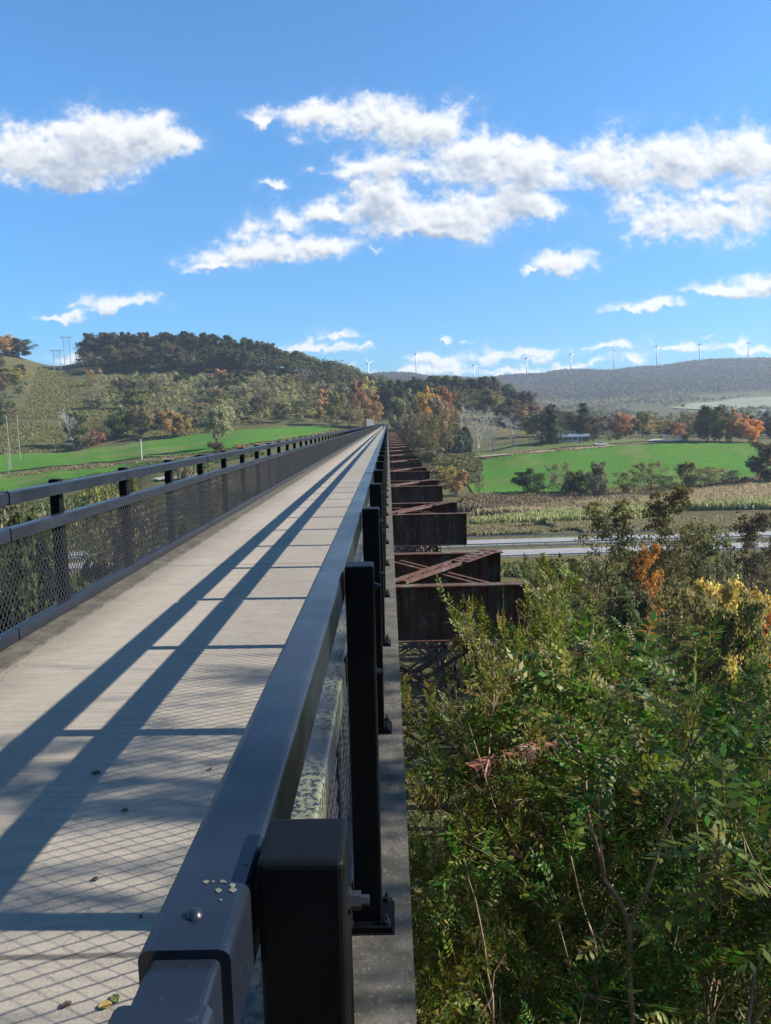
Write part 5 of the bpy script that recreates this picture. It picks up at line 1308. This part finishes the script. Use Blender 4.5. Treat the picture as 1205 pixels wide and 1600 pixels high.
# ------------------------------------------------------------------ walkers far along the bridge
def person(x, y, label, shirt, trousers, hair, stride):
    o = empty('person', (x, y, 0), label=label, cat='person')
    bm = bmesh.new(); sk = bm.verts.layers.skin.verify()
    J = {'pel': (0, 0, .95, .14, .10), 'waist': (0, 0, 1.10, .135, .095), 'chest': (0, .01, 1.34, .17, .11), 'neck': (0, .0, 1.50, .06, .06), 'head0': (0, .015, 1.60, .085, .095), 'head1': (0, .015, 1.72, .085, .095)}
    E = [('pel', 'waist'), ('waist', 'chest'), ('chest', 'neck'), ('neck', 'head0'), ('head0', 'head1')]
    for s, n in ((-1, 'l'), (1, 'r')):
        f = stride*s
        J['hip'+n] = (.10*s, 0, .90, .09, .09); J['kn'+n] = (.105*s, .16*f + .03, .50, .058, .06); J['an'+n] = (.11*s, .26*f - .05*(1 - s*1), .09, .04, .045); J['toe'+n] = (.115*s, .26*f - .05*(1 - s) + .15, .04, .035, .03)
        J['sh'+n] = (.19*s, .0, 1.43, .06, .06); J['el'+n] = (.235*s, -.10*f, 1.16, .042, .042); J['wr'+n] = (.24*s, -.14*f + .08, .93, .03, .03); J['ha'+n] = (.24*s, -.15*f + .11, .84, .035, .025)
        E += [('pel', 'hip'+n), ('hip'+n, 'kn'+n), ('kn'+n, 'an'+n), ('an'+n, 'toe'+n), ('chest', 'sh'+n), ('sh'+n, 'el'+n), ('el'+n, 'wr'+n), ('wr'+n, 'ha'+n)]
    vm = {}
    for k, (a, b, c, r1, r2) in J.items():
        v = bm.verts.new((a, b, c)); v[sk].radius = (r1, r2); v[sk].use_root = (k == 'pel'); vm[k] = v
    for a, b in E: bm.edges.new((vm[a], vm[b]))
    me = bpy.data.meshes.new('person_body'); bm.to_mesh(me); bm.free()
    m_, t, bsdf = newmat('figure_' + shirt[3]); g = t.nodes.new('ShaderNodeTexCoord'); sp2 = t.nodes.new('ShaderNodeSeparateXYZ'); t.links.new(g.outputs['Object'], sp2.inputs[0])
    zf = mth('DIVIDE', sp2.outputs[2], 1.85, t)
    t.links.new(ramp(t, zf, [(0, (.02, .02, .02)), (.055, trousers), (.53, shirt[:3]), (.825, (.30, .18, .13)), (.905, hair)], 'CONSTANT'), bsdf.inputs['Base Color']); bsdf.inputs['Roughness'].default_value = .85
    me.materials.append(m_)
    b = link('body', me, o); b.modifiers.new('skin', 'SKIN').use_smooth_shade = True; q = b.modifiers.new('sub', 'SUBSURF'); q.levels = q.render_levels = 2
    return o
pw = at(599.8, 671.5, 1); sw = -(1.6)/( (at(599.8, 671.5, 1).z - 1.6)); xw = (at(599.8, 671.5, sw).x)
person(xw, sw, 'person in a bright blue top and dark trousers walking far along the bridge', (.03, .16, .42, 'blue'), (.02, .02, .03), (.03, .02, .015), 1)
pw2 = at(603.6, 671, sw + 1.2); person(pw2.x, sw + 1.2, 'person in a red top walking beside the one in blue', (.34, .03, .04, 'red'), (.05, .05, .06), (.06, .04, .03), -1)

# ------------------------------------------------------------------ fallen leaves on the deck
def fallen(u, v, L, c, rz, label, kind='leaf'):
    L *= .55
    d = ray(u, v); y = -CAMZ/d.z; x = d.x*y; m = MB(); n = 7; W2 = L*.36
    top = []; 
    for i in range(n):
        f = i/(n-1); w = W2*math.sin(math.pi*min(.98, f*.92+.05)); z = .003*math.sin(f*3.1) + .002
        top.append([(-w, f*L - L/2, z + .002), (0, f*L - L/2, z), (w, f*L - L/2, z + .003)])
    vs = [p for r_ in top for p in r_]; vs += [(a, b, c_ - .0015) for a, b, c_ in vs]; N3 = 3*n; fs = []
    for i in range(n-1):
        for k in (0, 1): q = i*3+k; fs += [(q, q+1, q+4, q+3), (q+N3, q+3+N3, q+4+N3, q+1+N3)]
    for i in range(n-1): fs += [(i*3, i*3+3, i*3+3+N3, i*3+N3), (i*3+2, i*3+2+N3, i*3+5+N3, i*3+5)]
    o = m.add(vs, fs).build('fallen_leaf', c, None, (x, y, .0025), label=label, cat='leaf', group='fallen leaves on the deck'); o.rotation_euler = (0, 0, rz)
MLY = simple('leaf_litter_yellow', (.30, .20, .05), .7, .3, 60); MLG = simple('leaf_litter_green', (.07, .09, .02), .7, .3, 60); MLB = simple('leaf_litter_brown', (.06, .035, .02), .8, .3, 60)
fallen(165, 1574, .07, MLY, 1.9, 'yellow fallen leaf on the deck by the near railing')
fallen(180, 1563, .065, MLG, .7, 'green fallen leaf beside the yellow one by the near railing')
fallen(104, 1573, .055, MLB, 2.4, 'brown curled fallen leaf left of the yellow one')
fallen(149, 1376, .045, MLB, 1.4, 'small dark fallen leaf in the mesh shadow, mid left')
fallen(195, 1268, .05, MLB, 1.6, 'dark fallen leaf between the two long rail shadows')
fallen(329, 1203, .04, MLB, .2, 'dark fallen leaf close to the near rail, farther off')
fallen(220, 1435, .03, MLB, .9, 'tiny dark fallen leaf near the post shadow')
fallen(150, 1209, .08, MLB, 1.5, 'thin dark fallen leaf inside the long rail shadow')

GB = 'unseen trees added behind the viewer to darken the railing posts'
for i in range(22):  # unseen trees, added to keep sky light off the near post fronts
    x = -46 + i*4.4 + rt.uniform(-1.5, 1.5); y = rt.uniform(-34, -16)
    if abs(x + 1.5) < 4.5: y -= 14
    p = Vector((x, y, hz(x, y) - .3)); plant('wood', rt.choice(('deep', 'olive', 'dark')), p, rt.uniform(17, 22), rt.uniform(9, 12), 'unseen tall tree added behind the viewer to darken the posts', group=GB, parts=False)

# ------------------------------------------------------------------ air
m = MB(); m.box(-3900, 3900, -90, 3800, -40, 330)
hm = bpy.data.materials.new('haze_air'); hm.use_nodes = True; t = hm.node_tree; t.nodes.clear()
vo = t.nodes.new('ShaderNodeVolumePrincipled'); vo.inputs['Color'].default_value = (.70, .83, 1.0, 1); vo.inputs['Density'].default_value = .00012; vo.inputs['Anisotropy'].default_value = .2
mo_ = t.nodes.new('ShaderNodeOutputMaterial'); t.links.new(vo.outputs[0], mo_.inputs['Volume'])
m.build('haze', hm, kind='stuff')
